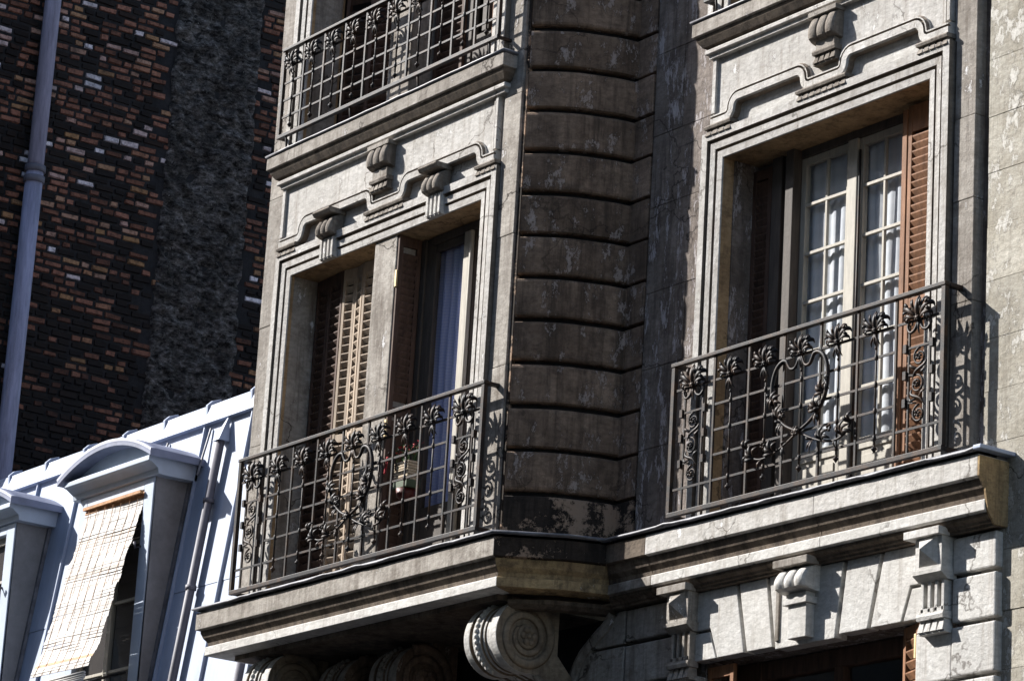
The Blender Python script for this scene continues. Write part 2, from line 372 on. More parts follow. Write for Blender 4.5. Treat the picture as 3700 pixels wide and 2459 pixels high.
# --- rusticated courses on the rounded flank and the return strip
JZ = [0.255+.2905*i for i in range(-1, 19)]
for i in range(len(JZ)-1):
    z0, z1 = JZ[i], JZ[i+1]
    if z0 < -.02: z0 = -.05
    g_ = .013
    m = MB()
    def out_(o):
        res = []
        for k, (a, b) in enumerate(FLs):
            p = FLs[max(k-1, 0)]; q = FLs[min(k+1, len(FLs)-1)]
            t = Vector((q[0]-p[0], q[1]-p[1])).normalized(); res.append((a+t.y*-o*-1*1.0 if False else a+(-t.y)*-o, b+(t.x)*-o))
        return res
    jz = rnd.uniform(-.004, .004)
    g_ = .016; sec = [(-.045, z0+g_), (-.006, z0+g_), (.010, z0+g_+.009), (.015, z0+g_+.024), (.017, (z0+z1)/2), (.015, z1-g_-.024), (.010, z1-g_-.009), (-.006, z1-g_), (-.045, z1-g_)]
    pts = FLs[1:]
    rows = []
    for q, z in sec:
        o = out_(q+rnd.uniform(-.002, .002)); rows.append([(a, b, z+jz) for a, b in o])
    m.grid(rows, False)
    L0, L1 = rows[0], rows[-1]
    m.add([r_[0] for r_ in rows], [tuple(range(len(rows)))]); m.add([r_[-1] for r_ in rows], [tuple(range(len(rows)))])
    low = z1 < .30
    part("stone_block", m, BLACKST if low else SOOT, 0)
    m = MB(); f = .033 + rnd.uniform(-.003, .003)
    m.box(-3.560, -3.345+rnd.uniform(-.010, .004), f, .12, z0+.011+jz, z1-.011+jz)
    part("stone_block", m, BLACKST if low else SOOT, .006)
# thin quirk down the corner of the bay
part("corner_bead", MB().box(-3.938, -3.908, YB+.022, -.5, -.05, 8), BLACKST)

# --- ashlar wall beside the right window (left, sooty) and beyond the pilaster (right, flaking)
def ashlar(x0, x1, zs, y, m, cut, th=.06, j=.004):
    for i in range(len(zs)-1):
        xs = [x0]+[x for x in cut(i) if x0+.05 < x < x1-.05]+[x1]
        for a, b in zip(xs, xs[1:]):
            yy = y+rnd.uniform(-.003, .003)
            part("stone_block", MB().box(a+(j/2 if a > x0 else 0), b-(j/2 if b < x1 else 0), yy, yy+th, zs[i]+j/2, zs[i+1]-j/2), m, .0015)
zz = [-.04]
while zz[-1] < 5.2: zz.append(zz[-1]+rnd.uniform(.42, .6))
ashlar(-3.33, -2.735, zz, .034, SOOTW, lambda i: [-3.03] if i % 2 else [-2.92])
zz = [-3.2]
while zz[-1] < 6: zz.append(zz[-1]+rnd.uniform(.29, .36))
ashlar(-.16, 5.0, zz, .055, WALLR, lambda i: [(.30 if i % 2 else .62)+.62*k for k in range(8)], .04, .002)

# --- balcony ledge that runs round bay, flank and street wall
LP = [(BXL-.09, .1), (BXL-.09, YB), (-3.795, YB), (-3.675, -.44), (-3.595, -.33), (-3.53, -.17), (-3.465, 0.0), (.035, 0.0)]
part("ledge_core", MB().prism([(-7.1, YB+.02), (-3.79, YB+.02), (-3.68, -.43), (-3.61, -.32), (-3.55, -.16), (-3.49, .05), (-7.1, .05)], 'z', -.40, -.095), CRUST_SHADE)
FAS = [(-.06, -.09), (.165, -.09), (.17, -.10), (.17, -.215), (.145, -.222), (-.06, -.222)]
COV = [(-.06, -.2225), (.142, -.2225), (.14, -.24), (.125, -.275), (.10, -.305), (.095, -.335), (-.06, -.335)]
FIL = [(-.06, -.3355), (.108, -.3355), (.112, -.342), (.112, -.398), (.085, -.405), (-.06, -.405)]
LOW = [(-.06, -.4055), (.085, -.4055), (.085, -.425), (.055, -.44), (.05, -.455), (.035, -.46), (.035, -.475), (-.06, -.475)]
XW = LP[-2][0]+.0
def ledge(path, ms, low=False, label=None, pre=None, post=None):
    for nm, pf, m_ in (("ledge_fascia", FAS, ms[0]), ("ledge_cove", COV, ms[1]), ("ledge_fillet", FIL, ms[2])) + ((("ledge_bed_moulding", LOW, ms[1]),) if low else ()):
        part(nm, sweep_plan(MB(), path, pf, True, pre, post), m_, .003, label)
ledge(LP[:3], (LIME_D, CRUST_SHADE, LIMEW), post=LP[3])
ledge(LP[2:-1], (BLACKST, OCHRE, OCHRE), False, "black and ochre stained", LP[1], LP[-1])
for xa, xb, f_ in ((XW, -2.95, CRUST_SHADE), (-2.947, -1.35, LIME), (-1.347, .035, LIME)): ledge([(xa, 0), (xb, 0)], (f_, CRUST_SHADE, LIMEW if xa > -3 else LIME_D), True, None, LP[-3] if xa == XW else None)  # first stretch darker: the bay's cast shadow put into its colour
o = part("ledge_end", MB().prism([(-.17, -.1), (-.17, -.215), (-.12, -.28), (-.10, -.40), (-.05, -.47), (.06, -.47), (.06, -.1)], 'x', .0355, .05), OCHRE)
# zinc/lead lip, wavy along its edge
def lip(path, z, p0, p1, m, wav=.012, name="lead_flashing"):
    pts = [Vector((a, b, 0)) for a, b in path]; fine = [pts[0]]
    for a, b in zip(pts, pts[1:]):
        k = max(1, int((b-a).length/.08))
        for i in range(1, k+1): fine.append(a.lerp(b, i/k))
    rows = [[], [], [], [], []]
    n = len(fine)
    for i, p in enumerate(fine):
        ta = (fine[i]-fine[max(i-1, 0)]) if i else fine[1]-fine[0]; tb = (fine[min(i+1, n-1)]-fine[i]) if i < n-1 else ta
        ta.normalize(); tb.normalize(); na, nb = Vector((ta.y, -ta.x, 0)), Vector((tb.y, -tb.x, 0)); q = (na+nb)/(1+na.dot(nb))
        wv = wav*noise.noise(p*3.1)+wav*.5*noise.noise(p*9)
        for r_, (d, h) in zip(rows, ((p0, .004), (p1-.01, 0), (p1+wv*.4, -.008+wv), (p1+wv*.4-.004, -.019+wv), (p1-.03, -.022))):
            v = p+q*d; r_.append((v.x, v.y, z+h))
    return part(name, MB().grid(rows), m)
lip(LP[:-1]+[(.04, 0)], -.055, -.16, .20, ZINCL, .013)
part("lead_flashing", MB().box(.035, .10, -.21, .06, -.075, -.05), ZINC, .006)
part("balcony_floor", MB().box(-7.1, -3.9, YB-.01, YB+.4, -.088, -.058), ZINCL)
part("balcony_floor", MB().box(-3.4, .03, -.02, .40, -.088, -.058), ZINCL)
# --- upper ledges
P3 = (("ledge_fascia", [(-.05, 3.286), (.11, 3.286), (.112, 3.28), (.112, 3.195), (.097, 3.19), (-.05, 3.19)], LIME_D),
      ("ledge_cove", [(-.05, 3.1895), (.095, 3.1895), (.088, 3.165), (.06, 3.125), (.035, 3.112), (-.05, 3.112)], CRUST_SHADE),
      ("ledge_fillet", [(-.05, 3.1115), (.04, 3.1115), (.05, 3.10), (.05, 3.077), (.028, 3.07), (.028, 3.045), (-.05, 3.045)], LIME))
for x0, x1, y0 in ((-7.03+.12, -4.03-.12+.02, YB), (-2.79+.12, -.2, 0)):
    p_ = [(x0, y0+.12), (x0, y0), (x1, y0), (x1, y0+.12)]
    for nm, pf, m_ in P3: part(nm, sweep_plan(MB(), p_, pf), m_, .003)
    lip(p_, 3.312, -.06, .125, ZINCL, .005)
    part("balcony_floor", MB().box(x0-.02, x1+.02, y0-.04, y0+.45, 3.288, 3.305), ZINCL)

# --- window surrounds
def grime_shade(o, test):  # brown on recessed faces: grime plus groove shade put into the colour
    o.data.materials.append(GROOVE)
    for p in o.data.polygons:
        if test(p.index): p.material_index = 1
def surround(xl, xr, zt, zb, y0, depth, m=LIME, mr=REVEAL):
    pr = [(0, .06), (0, -.03), (.055, -.03), (.058, -.002), (.076, .006), (.079, -.018), (.122, -.014), (.125, .010), (.140, .014), (.143, -.010), (.188, -.006), (.192, .004)]
    rows = [[(xl+t, y0+y, zb), (xl+t, y0+y, zt-t), (xr-t, y0+y, zt-t), (xr-t, y0+y, zb)] for t, y in pr]
    a_ = part("architrave", MB().grid(rows, False), m); grime_shade(a_, lambda f: f//3 in (0, 2, 3, 4, 6, 7, 8))
    t = .192
    rows = [[(xl+t, y0+y, zb), (xl+t, y0+y, zt-t), (xr-t, y0+y, zt-t), (xr-t, y0+y, zb)] for y in (.004, .13, depth)]
    part("reveal", MB().grid(rows, False), mr)
surround(-2.732, -.42, 2.535, -.055, 0, .40)
surround(-6.92, -4.142, 2.535, -.055, YB, .28)
surround(-6.92, -4.142, 5.93, 3.306, YB, .28)
surround(-2.732, -.42, 5.93, 3.306, 0, .40)
for z0, z1 in ((-.055, 2.342), (3.306, 5.7)):
    m = MB().box(-5.640, -5.362, YB+.012, YB+.26, z0, z1)
    part("stone_mullion", m, LIME_D, .006)
# strips either side of the bay front and the pilaster right of the street window
for xa, xb in ((BXL, -6.925), (-4.137, BXR)):
    for z0, z1 in ((-.05, 1.12), (1.123, 2.02), (2.023, 3.01), (3.013, 4.2), (4.203, 5.4)):
        part("stone_block", MB().box(xa, xb, YB+rnd.uniform(-.002, .002)+.004, YB+.06, z0, z1), LIME_D, .004)
for z0, z1 in ((-.05, .9), (.903, 1.52), (1.523, 2.03), (2.033, 2.9), (2.903, 3.5)):
    part("pilaster_block", MB().box(-.405, -.232, .012+rnd.uniform(-.002, .002), .10, z0, z1), LIME_D, .004)

# --- carved heads over the windows
def rib_block(xc, w_, z0, z1, y0, d, n=3, name="keystone", m=LIME_D, tilt=.0):
    mb = MB(); U = n*8; Vn = 14; rows = []
    for j in range(Vn+1):
        v = j/Vn; z = z0+(z1-z0)*v
        dep = d*(.55+.45*math.sin(math.pi*min(1, .12+.88*v)**.8)) if v > 0 else d*.3
        e = min(v, 1-v)
        dep *= min(1, .55+e*4)
        row = [(xc-w_/2, y0, z)]
        for i in range(U+1):
            u = i/U; a = (u*n) % 1 if i < U else 1.0
            rb = .80+.20*math.sqrt(max(0, 1-(2*a-1)**2))
            if i == U: rb = .80
            row.append((xc-w_/2+w_*u, y0-dep*rb, z))
        row.append((xc+w_/2, y0, z)); rows.append(row)
    mb.grid(rows, False)
    mb.add(rows[0], [tuple(range(len(rows[0])))]); mb.add(rows[-1], [tuple(range(len(rows[0])))])
    return mb
def guttae(mb, x0, x1, z0, z1, y0, d=.05):
    hb = (z1-z0)*.34
    mb.prism([(y0, z1), (y0-d, z1-.004), (y0-d-.006, z1-hb*.5), (y0-d, z1-hb), (y0, z1-hb)], 'x', x0, x1)
    n = max(3, round((x1-x0)/.058)); s = (x1-x0)/n
    for i in range(n):
        a = x0+i*s+.004; b = x0+(i+1)*s-.004
        mb.add([(a+.008, y0, z1-hb), (b-.008, y0, z1-hb), (b-.008, y0-d*.75, z1-hb), (a+.008, y0-d*.75, z1-hb), (a, y0, z0+.012), (b, y0, z0+.012), (b, y0-d, z0+.012), (a, y0-d, z0+.012)],
               [(0,1,2,3), (4,7,6,5), (0,4,5,1), (1,5,6,2), (2,6,7,3), (3,7,4,0)])
    mb.box(x0, x1, y0-d*.85, y0, z0, z0+.0125)
    return mb
def head(xl, xr, xc, y0, eL, eR, dent, brk, dm=LIME):
    """xl..xr panel; eL/eR: (start, end) of each raised ear"""
    zl, zh = 2.615, 2.735                                # centre line of the band
    part("panel", MB().box(xl-.05, xr+.05, y0+.035, y0+.10, 2.505, 3.05), LIMEW)          # recessed ground
    def s(x, d):
        q_ = [(x-.045+.045*math.sin(t), zl+.045-.045*math.cos(t)) for t in (0, .4, .8, 1.2, 1.5)]
        return q_+[(x+.075-.075*math.cos(t), zh-.075+.075*math.sin(t)) for t in (.06, .35, .7, 1.05, 1.35, 1.57)]
    path = [(xl, zl)]+[(a, b) for a, b in s(eL[0], 1)]+[(2*eL[1]-a, b) for a, b in [(p[0]-eL[0]+eL[1], p[1]) for p in s(eL[0], 1)]][::-1]
    path += s(eR[0], 1)+[(2*eR[1]-(p[0]-eR[0]+eR[1]), p[1]) for p in s(eR[0], 1)][::-1]+[(xr, zl)]
    prof = [(-.045, y0+.05), (-.045, y0-.012), (-.036, y0-.024), (.010, y0-.026), (.014, y0-.006), (.022, y0-.006), (.025, y0-.024), (.034, y0-.024), (.037, y0-.012), (.045, y0-.006), (.048, y0+.05)]
    hm_ = part("head_moulding", sweep_xz(MB(), path, prof), LIME); kk = len(prof); nf = (len(path)-1)*kk
    grime_shade(hm_, lambda f: f < nf and f % kk in (0, 3, 4, 5, 7, 8))
    # raised field above the moulding
    fld = [(xl+.0, 3.05)]+[(xr, 3.05)]+[(p[0], p[1]+.044) for p in reversed(path)]
    up_ = MB(); k = len(path)
    vs_ = [(p[0], y0+.008, p[1]+.03) for p in path]+[(p[0], y0+.008, 3.048) for p in path]
    up_.add(vs_, [(i, i+1, k+i+1, k+i) for i in range(k-1)])
    part("panel_field", up_, LIME)
    for a_, b_, c_ in ((xl-.012, xl+.02, .012), (xr-.055, xr-.042, .006), (xr-.025, xr, .014)):
        part("panel_edge", MB().box(a_, b_, y0-c_, y0+.03, 2.67, 3.045), LIME)
    for a, b in dent: part("guttae", guttae(MB(), a, b, 2.50, 2.585, y0+.03, .07), KEYST)
    for (a, b, z0, z1, d) in brk:
        part("keystone", rib_block((a+b)/2, b-a, z0, z1, y0+.02, d), KEYST)
    a, b = brk[0][0]+.02, brk[0][1]-.01
    part("guttae", guttae(MB(), a, b, 2.70, 2.80, y0+.02, .07), KEYST)
    part("keystone_neck", MB().box(a+.02, b-.02, y0-.04, y0+.03, 2.79, 2.86), LIME_D)
    part("keystone_cap", MB().box(brk[0][0]-.01, brk[0][1]+.01, y0-.07, y0+.03, 3.02, 3.05), LIME_D)
head(-2.66, -.44, -1.575, 0, (-2.47, -1.745), (-1.385, -.665), [(-2.70, -2.44), (-1.80, -1.335), (-.70, -.43)], [(-1.66, -1.42, 2.845, 3.035, .11)])
head(-6.905, -4.19, -5.54, YB, (-6.62, -5.70), (-5.30, -4.36), [(-6.905, -6.65), (-5.74, -5.25), (-4.385, -4.15)], [(-5.70, -5.45, 2.865, 3.06, .11)])
# small keystones over the two lights of the bay
for xc in (-6.20, -4.855):
    part("keystone", rib_block(xc, .20, 2.50, 2.66, YB+.02, .12), KEYST)
    part("keystone_cap", MB().prism([(YB+.03, 2.70), (YB-.115, 2.70), (YB-.12, 2.685), (YB-.10, 2.66), (YB+.03, 2.66)], 'x', xc-.112, xc+.112), KEYST, .004)
    f = MB(); f.box(xc-.09, xc+.09, YB-.035, YB+.02, 2.345, 2.50)
    for k in range(4): f.box(xc-.085+k*.048, xc-.085+k*.048+.026, YB-.048, YB-.034, 2.352, 2.495)
    part("keystone_foot", f, LIME, .002)

# --- lower storey: piers, voussoirs, pilaster blocks
def wedge(pts, y, m, nm="voussoir"):
    part(nm, MB().prism(pts, 'y', y, y+.10), m, .005)
zt, zb = -.478, -.905
J = .017
def lin(a, b, z): return a[0]+(b[0]-a[0])*(z-a[1])/(b[1]-a[1])
jn = [((-2.238, -.434), (-2.135, -.908)), ((-1.948, -.433), (-1.866, -.911)), ((-1.236, -.430), (-1.302, -.906)), ((-.908, -.427), (-1.025, -.908))]
edge_l = ((-2.479, -.716), (-2.399, -.912)); edge_r = ((-.678, -.705), (-.754, -.909))
X = lambda k, z: lin(jn[k][0], jn[k][1], z)
xlz = lambda z: lin(edge_l[0], edge_l[1], z); xrz = lambda z: lin(edge_r[0], edge_r[1], z)
wedge([(-2.63, zt), (X(0, zt)-J, zt), (X(0, zb)-J, zb), (xlz(zb), zb), (xlz(-.716), -.716), (-2.63, -.716)], .002, LIMEW)
wedge([(X(0, zt)+J, zt), (X(1, zt)-J, zt), (X(1, zb)-J, zb), (X(0, zb)+J, zb)], 0, LIMEW)
wedge([(X(1, zt)+J, zt), (X(2, zt)-J, zt), (X(2, zb)-J, zb-.02), (X(1, zb)+J, zb-.02)], -.004, LIMEW, "key_panel")
wedge([(X(2, zt)+J, zt), (X(3, zt)-J, zt), (X(3, zb)-J, zb), (X(2, zb)+J, zb)], .001, LIMEW)
wedge([(X(3, zt)+J, zt), (-.56, zt), (-.56, -.705), (xrz(-.705), -.705), (xrz(zb), zb), (X(3, zb)+J, zb)], -.001, LIMEW)
wedge([(-2.63, -.735), (xlz(-.735)-.016, -.735), (xlz(-.905)-.016, -.905), (-2.63, -.905)], .004, LIMEW)
wedge([(-.56, -.724), (xrz(-.724)+.016, -.724), (xrz(-.905)+.016, -.905), (-.56, -.905)], .004, LIMEW)
part("key_panel_line", MB().box(-1.845, -1.815, -.016, 0, -.88, -.50), LIME_D, .003)
# central key bracket
part("keystone", rib_block(-1.595, .27, -.63, -.475, 0, .15), LIMEW)
part("keystone_cap", MB().box(-1.75, -1.44, -.13, .0, -.476, -.43), LIME_D, .004)
k = MB(); k.box(-1.70, -1.48, -.09, 0, -.70, -.66); k.box(-1.68, -1.50, -.075, 0, -.66, -.63); k.box(-1.665, -1.50, -.07, -.004, -.90, -.70)
part("keystone_foot", k, LIMEW, .004)
def pilaster(x0, x1, m):
    y = -.03; d = .05
    part("pilaster_cap", MB().box(x0-.06, x1+.015, y-d-.04, .03, -.475, -.43), m, .003)
    xc = (x0+x1)/2; zc = -.555
    b = MB().box(x0, x1, y-d, .03, -.66, -.45)
    b.add([(x0+.03, y-d, zc-.085), (x1-.03, y-d, zc-.085), (x1-.03, y-d, zc+.085), (x0+.03, y-d, zc+.085), (xc, y-d-.07, zc)], [(0,1,4), (1,2,4), (2,3,4), (3,0,4)])
    b.prism([(.03, -.66), (y-d-.012, -.66), (y-d-.012, -.685), (y-.01, -.72), (.03, -.72)], 'x', x0-.01, x1+.01)
    part("diamond_block", b, m, .002)
    f = MB(); f.box(x0+.015, x1-.015, -.012, .03, -.90, -.72)
    wdt = (x1-x0-.03)
    for k in range(4): f.box(x0+.015+k*wdt*.30, x0+.015+k*wdt*.30+wdt*.12, -.045, -.012, -.895, -.72)
    f.box(x0+.015, x1-.015, -.045, -.012, -.90, -.872)
    part("fluted_block", f, m, .002)
    part("guttae", guttae(MB(), x0, x1, -1.02, -.90, .02, .08), m)
pilaster(-2.815, -2.605, LIME_D); pilaster(-.555, -.338, LIMEW)  # left pilaster in darker stone, the bay's shadow put into its colour
zc = [-.478, -.708, -.985, -1.29, -1.60, -1.91, -2.22]
for i in range(len(zc)-1):
    z1, z0 = zc[i], zc[i+1]
    part("stone_block", MB().box(-.333, .012, rnd.uniform(0, .003), .10, z0+.016, z1-.010), LIMEW, .010)
    part("stone_block", MB().box(-3.325, -2.82, rnd.uniform(0, .003), .10, z0+.016, z1-.010), LIME_D, .010)  # left pier likewise darkened for the bay's shadow
    if i > 1: part("stone_block", MB().box(-.63, -.336, .006, .10, z0+.01, z1-.006), LIMEW, .010); part("stone_block", MB().box(-2.817, -2.60, .006, .10, z0+.01, z1-.006), LIME_D, .010)
    # curved-edge stones next to the console
    cur = [(-3.50, -.478), (-3.56, -.54), (-3.63, -.58), (-3.72, -.64), (-3.80, -.70), (-3.87, -.79), (-3.91, -.88), (-3.93, -1.0), (-3.935, -1.3), (-3.935, -2.3)]
    def xe(z):
        for a, b in zip(cur, cur[1:]):
            if b[1] <= z <= a[1]: return a[0]+(b[0]-a[0])*(z-a[1])/(b[1]-a[1])
        return cur[-1][0]
    zs = [z1-.006-(z1-z0-.016)*k/8 for k in range(9)]
    part("stone_block", MB().prism([(-3.345, zs[0])]+[(xe(z)+.09, z) for z in zs]+[(-3.345, zs[-1])], 'y', .004, .10), LIME_D, .008)
    if i == 0:
        prc = [(-.0, .12), (-.0, -.012), (.03, -.02), (.075, -.012), (.078, .12)]
        part("curved_edge_moulding", sweep_xz(MB(), [(a+.0, b) for a, b in [tuple(v[:2]) for v in smooth_path([(p[0], p[1], 0) for p in cur[:-1]], 3)]][::-1], [(-q, y) for q, y in prc]), LIME_D)

# --- volute consoles under the bay
def console(x0, x1, yc=-.395, zc_=-.655, R=.232, m=LIMEW, ms=None):
    def outline(k):
        pts = []
        for i in range(40):
            t = math.radians(80+i*5.2); pts.append((yc+R*k*math.cos(t), zc_+R*k*math.sin(t)))
        pts += [(yc+R*.62, zc_-R*k-.02), (yc+R*1.05, zc_-R-.12), (yc+R*1.3, zc_-R-.32), (.25, zc_-R-.55), (.25, zc_-R-.25), (yc+R*1.12, zc_-R*.35), (yc+R*1.12, -.42), (yc+.05, -.42)]
        return pts
    w_ = x1-x0
    body = MB()
    for a, b, k in ((0, .18, 1.0), (.18, .27, .90), (.27, .52, 1.0), (.52, .60, .94), (.60, .78, .90), (.78, 1.0, 1.0)):
        body.prism(outline(k), 'x', x0+a*w_+.0005, x0+b*w_-.0005)
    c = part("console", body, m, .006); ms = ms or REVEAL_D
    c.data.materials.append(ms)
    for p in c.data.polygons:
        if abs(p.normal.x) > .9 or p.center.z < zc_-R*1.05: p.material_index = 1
    sp = []
    for i in range(60):
        t = i/59; a = math.radians(120-t*700); rr = R*(.93-.60*t)
        sp.append((x1+.004, yc+rr*math.cos(a), zc_+rr*math.sin(a)))
    o = part("volute", MB().tube(sp, [.036*(1-.45*i/59) for i in range(60)], 6, .55, True, (1, 0, 0)), ms, 0, None, c); 
    ros = MB().lathe((x1, yc, zc_), [(.082, 0), (.082, .02), (.07, .03), (0.01, .034)], 18, 'x')
    for q in range(6):
        a = q*math.pi/3; ros.lathe((x1+.028, yc+.042*math.cos(a), zc_+.042*math.sin(a)), [(.024, 0), (.022, .012), (.008, .02)], 8, 'x')
    ros.lathe((x1+.028, yc, zc_), [(.018, 0), (.016, .016), (.004, .022)], 8, 'x')
    part("rosette", ros, ms, 0, None, c)
    lf = MB()
    for q in range(6):
        a = -.25+q*.16
        p0 = Vector((x1-.02, yc+.10+q*.03, zc_-R*.95-.02*q))
        lf.tube(smooth_path([p0, p0+Vector((.03, .02, -.05)), p0+Vector((.045, .06, -.12)), p0+Vector((.02, .11, -.15+.02*q))], 4), [.012+.028*math.sin(math.pi*min(1, (i+1)/13)) for i in range(13)], 6, .5, True, (1, 0, 0))
    part("acanthus_leaf", lf, ms, 0, None, c)
    bead = MB()
    for q in range(16):
        t = math.radians(110+q*9)
        bead.lathe((x0+w_*.40, yc+(R+.001)*math.cos(t), zc_+(R+.001)*math.sin(t)), [(.015, -.014), (.02, 0), (.015, .014)], 6, 'x')
    part("bead_row", bead, m, 0, None, c)
console(-4.215, -3.855); console(-6.96, -6.60)
console(-5.76, -5.42, -.10, -.70, .235, LIME_D, SOOT); console(-6.42, -6.08, -.10, -.70, .235, LIME_D, SOOT)  # inner pair darker: soot, plus the soffit's shade put into the stone
part("soffit_step", sweep_plan(MB(), [(-3.90, -.50), (-3.72, -.33), (-3.60, -.10), (-3.56, 0), (-3.5, .05)], [(-.05, -.44), (.08, -.44), (.08, -.465), (.04, -.49), (-.05, -.49)]), CRUST_SHADE)

# --- windows
def leaf(mb, x0, x1, z0, z1, y, st=.045, cols=2, rows=6, panel=.35, t=.04, zr=None):
    mb.box(x0, x0+st, y, y+t, z0, z1); mb.box(x1-st, x1, y, y+t, z0, z1)
    mb.box(x0+st, x1-st, y+.002, y+t, z0, z0+.09); mb.box(x0+st, x1-st, y+.002, y+t, z1-.05, z1)
    mb.box(x0+st, x1-st, y+.002, y+t, panel-.07, panel)
    mb.box(x0+st, x1-st, y+.012, y+t-.006, z0+.09, panel-.07); mb.box(x0+st+.05, x1-st-.05, y+.004, y+.013, z0+.13, panel-.11)
    zs = zr or [panel+(z1-.05-panel)*k/rows for k in range(1, rows)]
    for z in zs: mb.box(x0+st, x1-st, y+.004, y+.03, z-.010, z+.010)
    xs = [x0+st+(x1-x0-2*st)*k/cols for k in range(1, cols)]
    ze = [panel]+zs+[z1-.05]
    for x in xs:
        for a, b in zip(ze, ze[1:]): mb.box(x-.009, x+.009, y+.006, y+.028, a+(.011 if a != panel else 0), b-(.011 if b != z1-.05 else 0))
    xe_ = [x0+st]+xs+[x1-st]
    return [(xe_[i], xe_[i+1], ze[j], ze[j+1]) for i in range(cols) for j in range(len(ze)-1)]
def panes(win, rects, y):
    for a, b, c, d in rects:
        part("pane", MB().add([(a, y, c), (b, y+rnd.uniform(-.002, .002), c), (b, y+rnd.uniform(-.002, .002), d), (a, y, d)], [(0, 1, 2, 3)]), GLASS, 0, None, win)
def louvre(x0, y0, x1, y1, z0, z1, m, parent=None, name="shutter", pitch=.062, st=.035, label=None, top=.07, rise=.036):
    d = Vector((x1-x0, y1-y0, 0)); L = d.length; d.normalize(); nrm = Vector((d.y, -d.x, 0))
    P = lambda u, q, z: tuple(Vector((x0, y0, z))+d*u+nrm*q)
    def bx(mb, u0, u1, q0, q1, za, zb): return mb.add([P(u0,q0,za),P(u1,q0,za),P(u1,q1,za),P(u0,q1,za),P(u0,q0,zb),P(u1,q0,zb),P(u1,q1,zb),P(u0,q1,zb)], [(0,3,2,1),(4,5,6,7),(0,1,5,4),(1,2,6,5),(2,3,7,6),(3,0,4,7)])
    f = MB(); bx(f, 0, st, -.014, .014, z0, z1); bx(f, L-st, L, -.014, .014, z0, z1)
    bx(f, st, L-st, -.012, .012, z1-top, z1); bx(f, st, L-st, -.012, .012, z0, z0+.09)
    zm = (z0+z1)/2-.1; bx(f, st, L-st, -.012, .012, zm, zm+.06)
    s = part(name, f, m, .002, label)
    mb = MB(); mb.add([P(st,.012,0),P(L-st,.012,0),P(L-st,-.010,-rise),P(st,-.010,-rise),P(st,.012,.008),P(L-st,.012,.008),P(L-st,-.010,.008-rise),P(st,-.010,.008-rise)], [(0,3,2,1),(4,5,6,7),(0,1,5,4),(1,2,6,5),(2,3,7,6),(3,0,4,7)])
    me = mb.mesh("slat", m); z = z0+.095+rise
    while z < z1-top-.008:
        if not (zm-.008 < z < zm+.06+rise):
            o = obj("slat", me, None, s, (0, 0, z)); o.rotation_euler = (0, 0, 0)
        z += pitch
    return s
def curtain(name, label, x0, x1, y, z0, z1, m, amp=.02, waves=9, seed=0, flare=0):
    rows = []
    N = 90
    for j in range(13):
        v = j/12; row = []
        for i in range(N+1):
            u = i/N; ph = 2*math.pi*waves*(u+.035*noise.noise(Vector((u*4, v*1.5, seed))))
            a = amp*(.5+.5*v)*(1+.5*noise.noise(Vector((u*6, seed+3, 0))))
            row.append((x0+(x1-x0)*u+.25*a*math.cos(ph), y+a*math.sin(ph)+.012*noise.noise(Vector((u*5, v*4, seed))), z1+(z0-z1)*v))
        rows.append(row)
    o = obj(name, MB().grid(rows), m); o['label'] = label; o['category'] = 'curtain'; return o

# street window, upper storey
f = MB(); yw = .262
f.box(-2.34, -2.245, yw-.02, .34, -.05, 2.345); f.box(-2.24, -2.17, yw, .34, -.05, 2.345); f.box(-2.165, -2.09, yw-.055, .34, -.05, 2.345)
f.box(-2.088, -.99, yw+.006, .34, 2.285, 2.345); f.box(-1.075, -.99, yw, .34, -.05, 2.284); f.box(-.985, -.62, yw+.03, .34, -.05, 2.345); f.box(-2.53, -2.345, yw+.03, .34, -.05, 2.345)
win = part("window", f, WOODG, .004)
sash = MB(); rc = leaf(sash, -2.087, -1.612, -.03, 2.283, yw+.012, .045, 2, 6, .36, .04, [.68, 1.0, 1.325, 1.645, 1.968])
part("sash", sash, WOODW, .002, None, win); panes(win, rc, yw+.03)
sash = MB(); rc = leaf(sash, -1.545, -1.078, -.03, 2.283, yw+.012, .045, 2, 6, .36, .04, [.68, 1.0, 1.325, 1.645, 1.968])
part("sash", sash, WOODW, .002, None, win); panes(win, rc, yw+.03)
part("meeting_stile", MB().box(-1.625, -1.535, yw-.012, yw+.011, -.03, 2.283), WOODW, .005, None, win)
part("espagnolette_bar", MB().tube([(-1.515, yw-.005, .1), (-1.515, yw-.005, 2.2)], .008), IRON, 0, None, win)
louvre(-2.53, yw-.005, -2.345, yw-.005, -.04, 2.30, SHUT_SHADE, pitch=.05, rise=.052)  # darker copy: the jamb's shadow is put into this leaf's colour
louvre(-.985, .185, -.63, .185, -.04, 2.315, SHUT_B, top=.17, pitch=.049, rise=.050)
part("shutter_edge", MB().box(-1.03, -.988, .165, .225, -.04, 2.30), SHUT_B, .003)
curtain("net_curtain", "white net curtain in long folds behind the left leaf of the street-wall window", -2.27, -1.665, .330, .10, 2.26, NETC, .008, 6.5, 1)
curtain("net_curtain", "white net curtain in long folds behind the right leaf of the street-wall window", -1.66, -1.10, .330, .10, 2.26, NETC, .008, 6, 5)
# bay, left light: closed louvred leaves
PX = [(-6.715, -.385), (-6.525, -.395), (-6.325, -.41), (-6.19, -.385), (-6.06, -.41), (-5.86, -.39), (-5.65, -.41)]
for k, (a, b) in enumerate(zip(PX, PX[1:])):
    louvre(a[0]+.003, a[1], b[0]-.003, b[1], -.04, 2.34, SHUT_SHADE if k < 2 else SHUT_T, st=.026)  # first two leaves coloured darker for the jamb's shadow
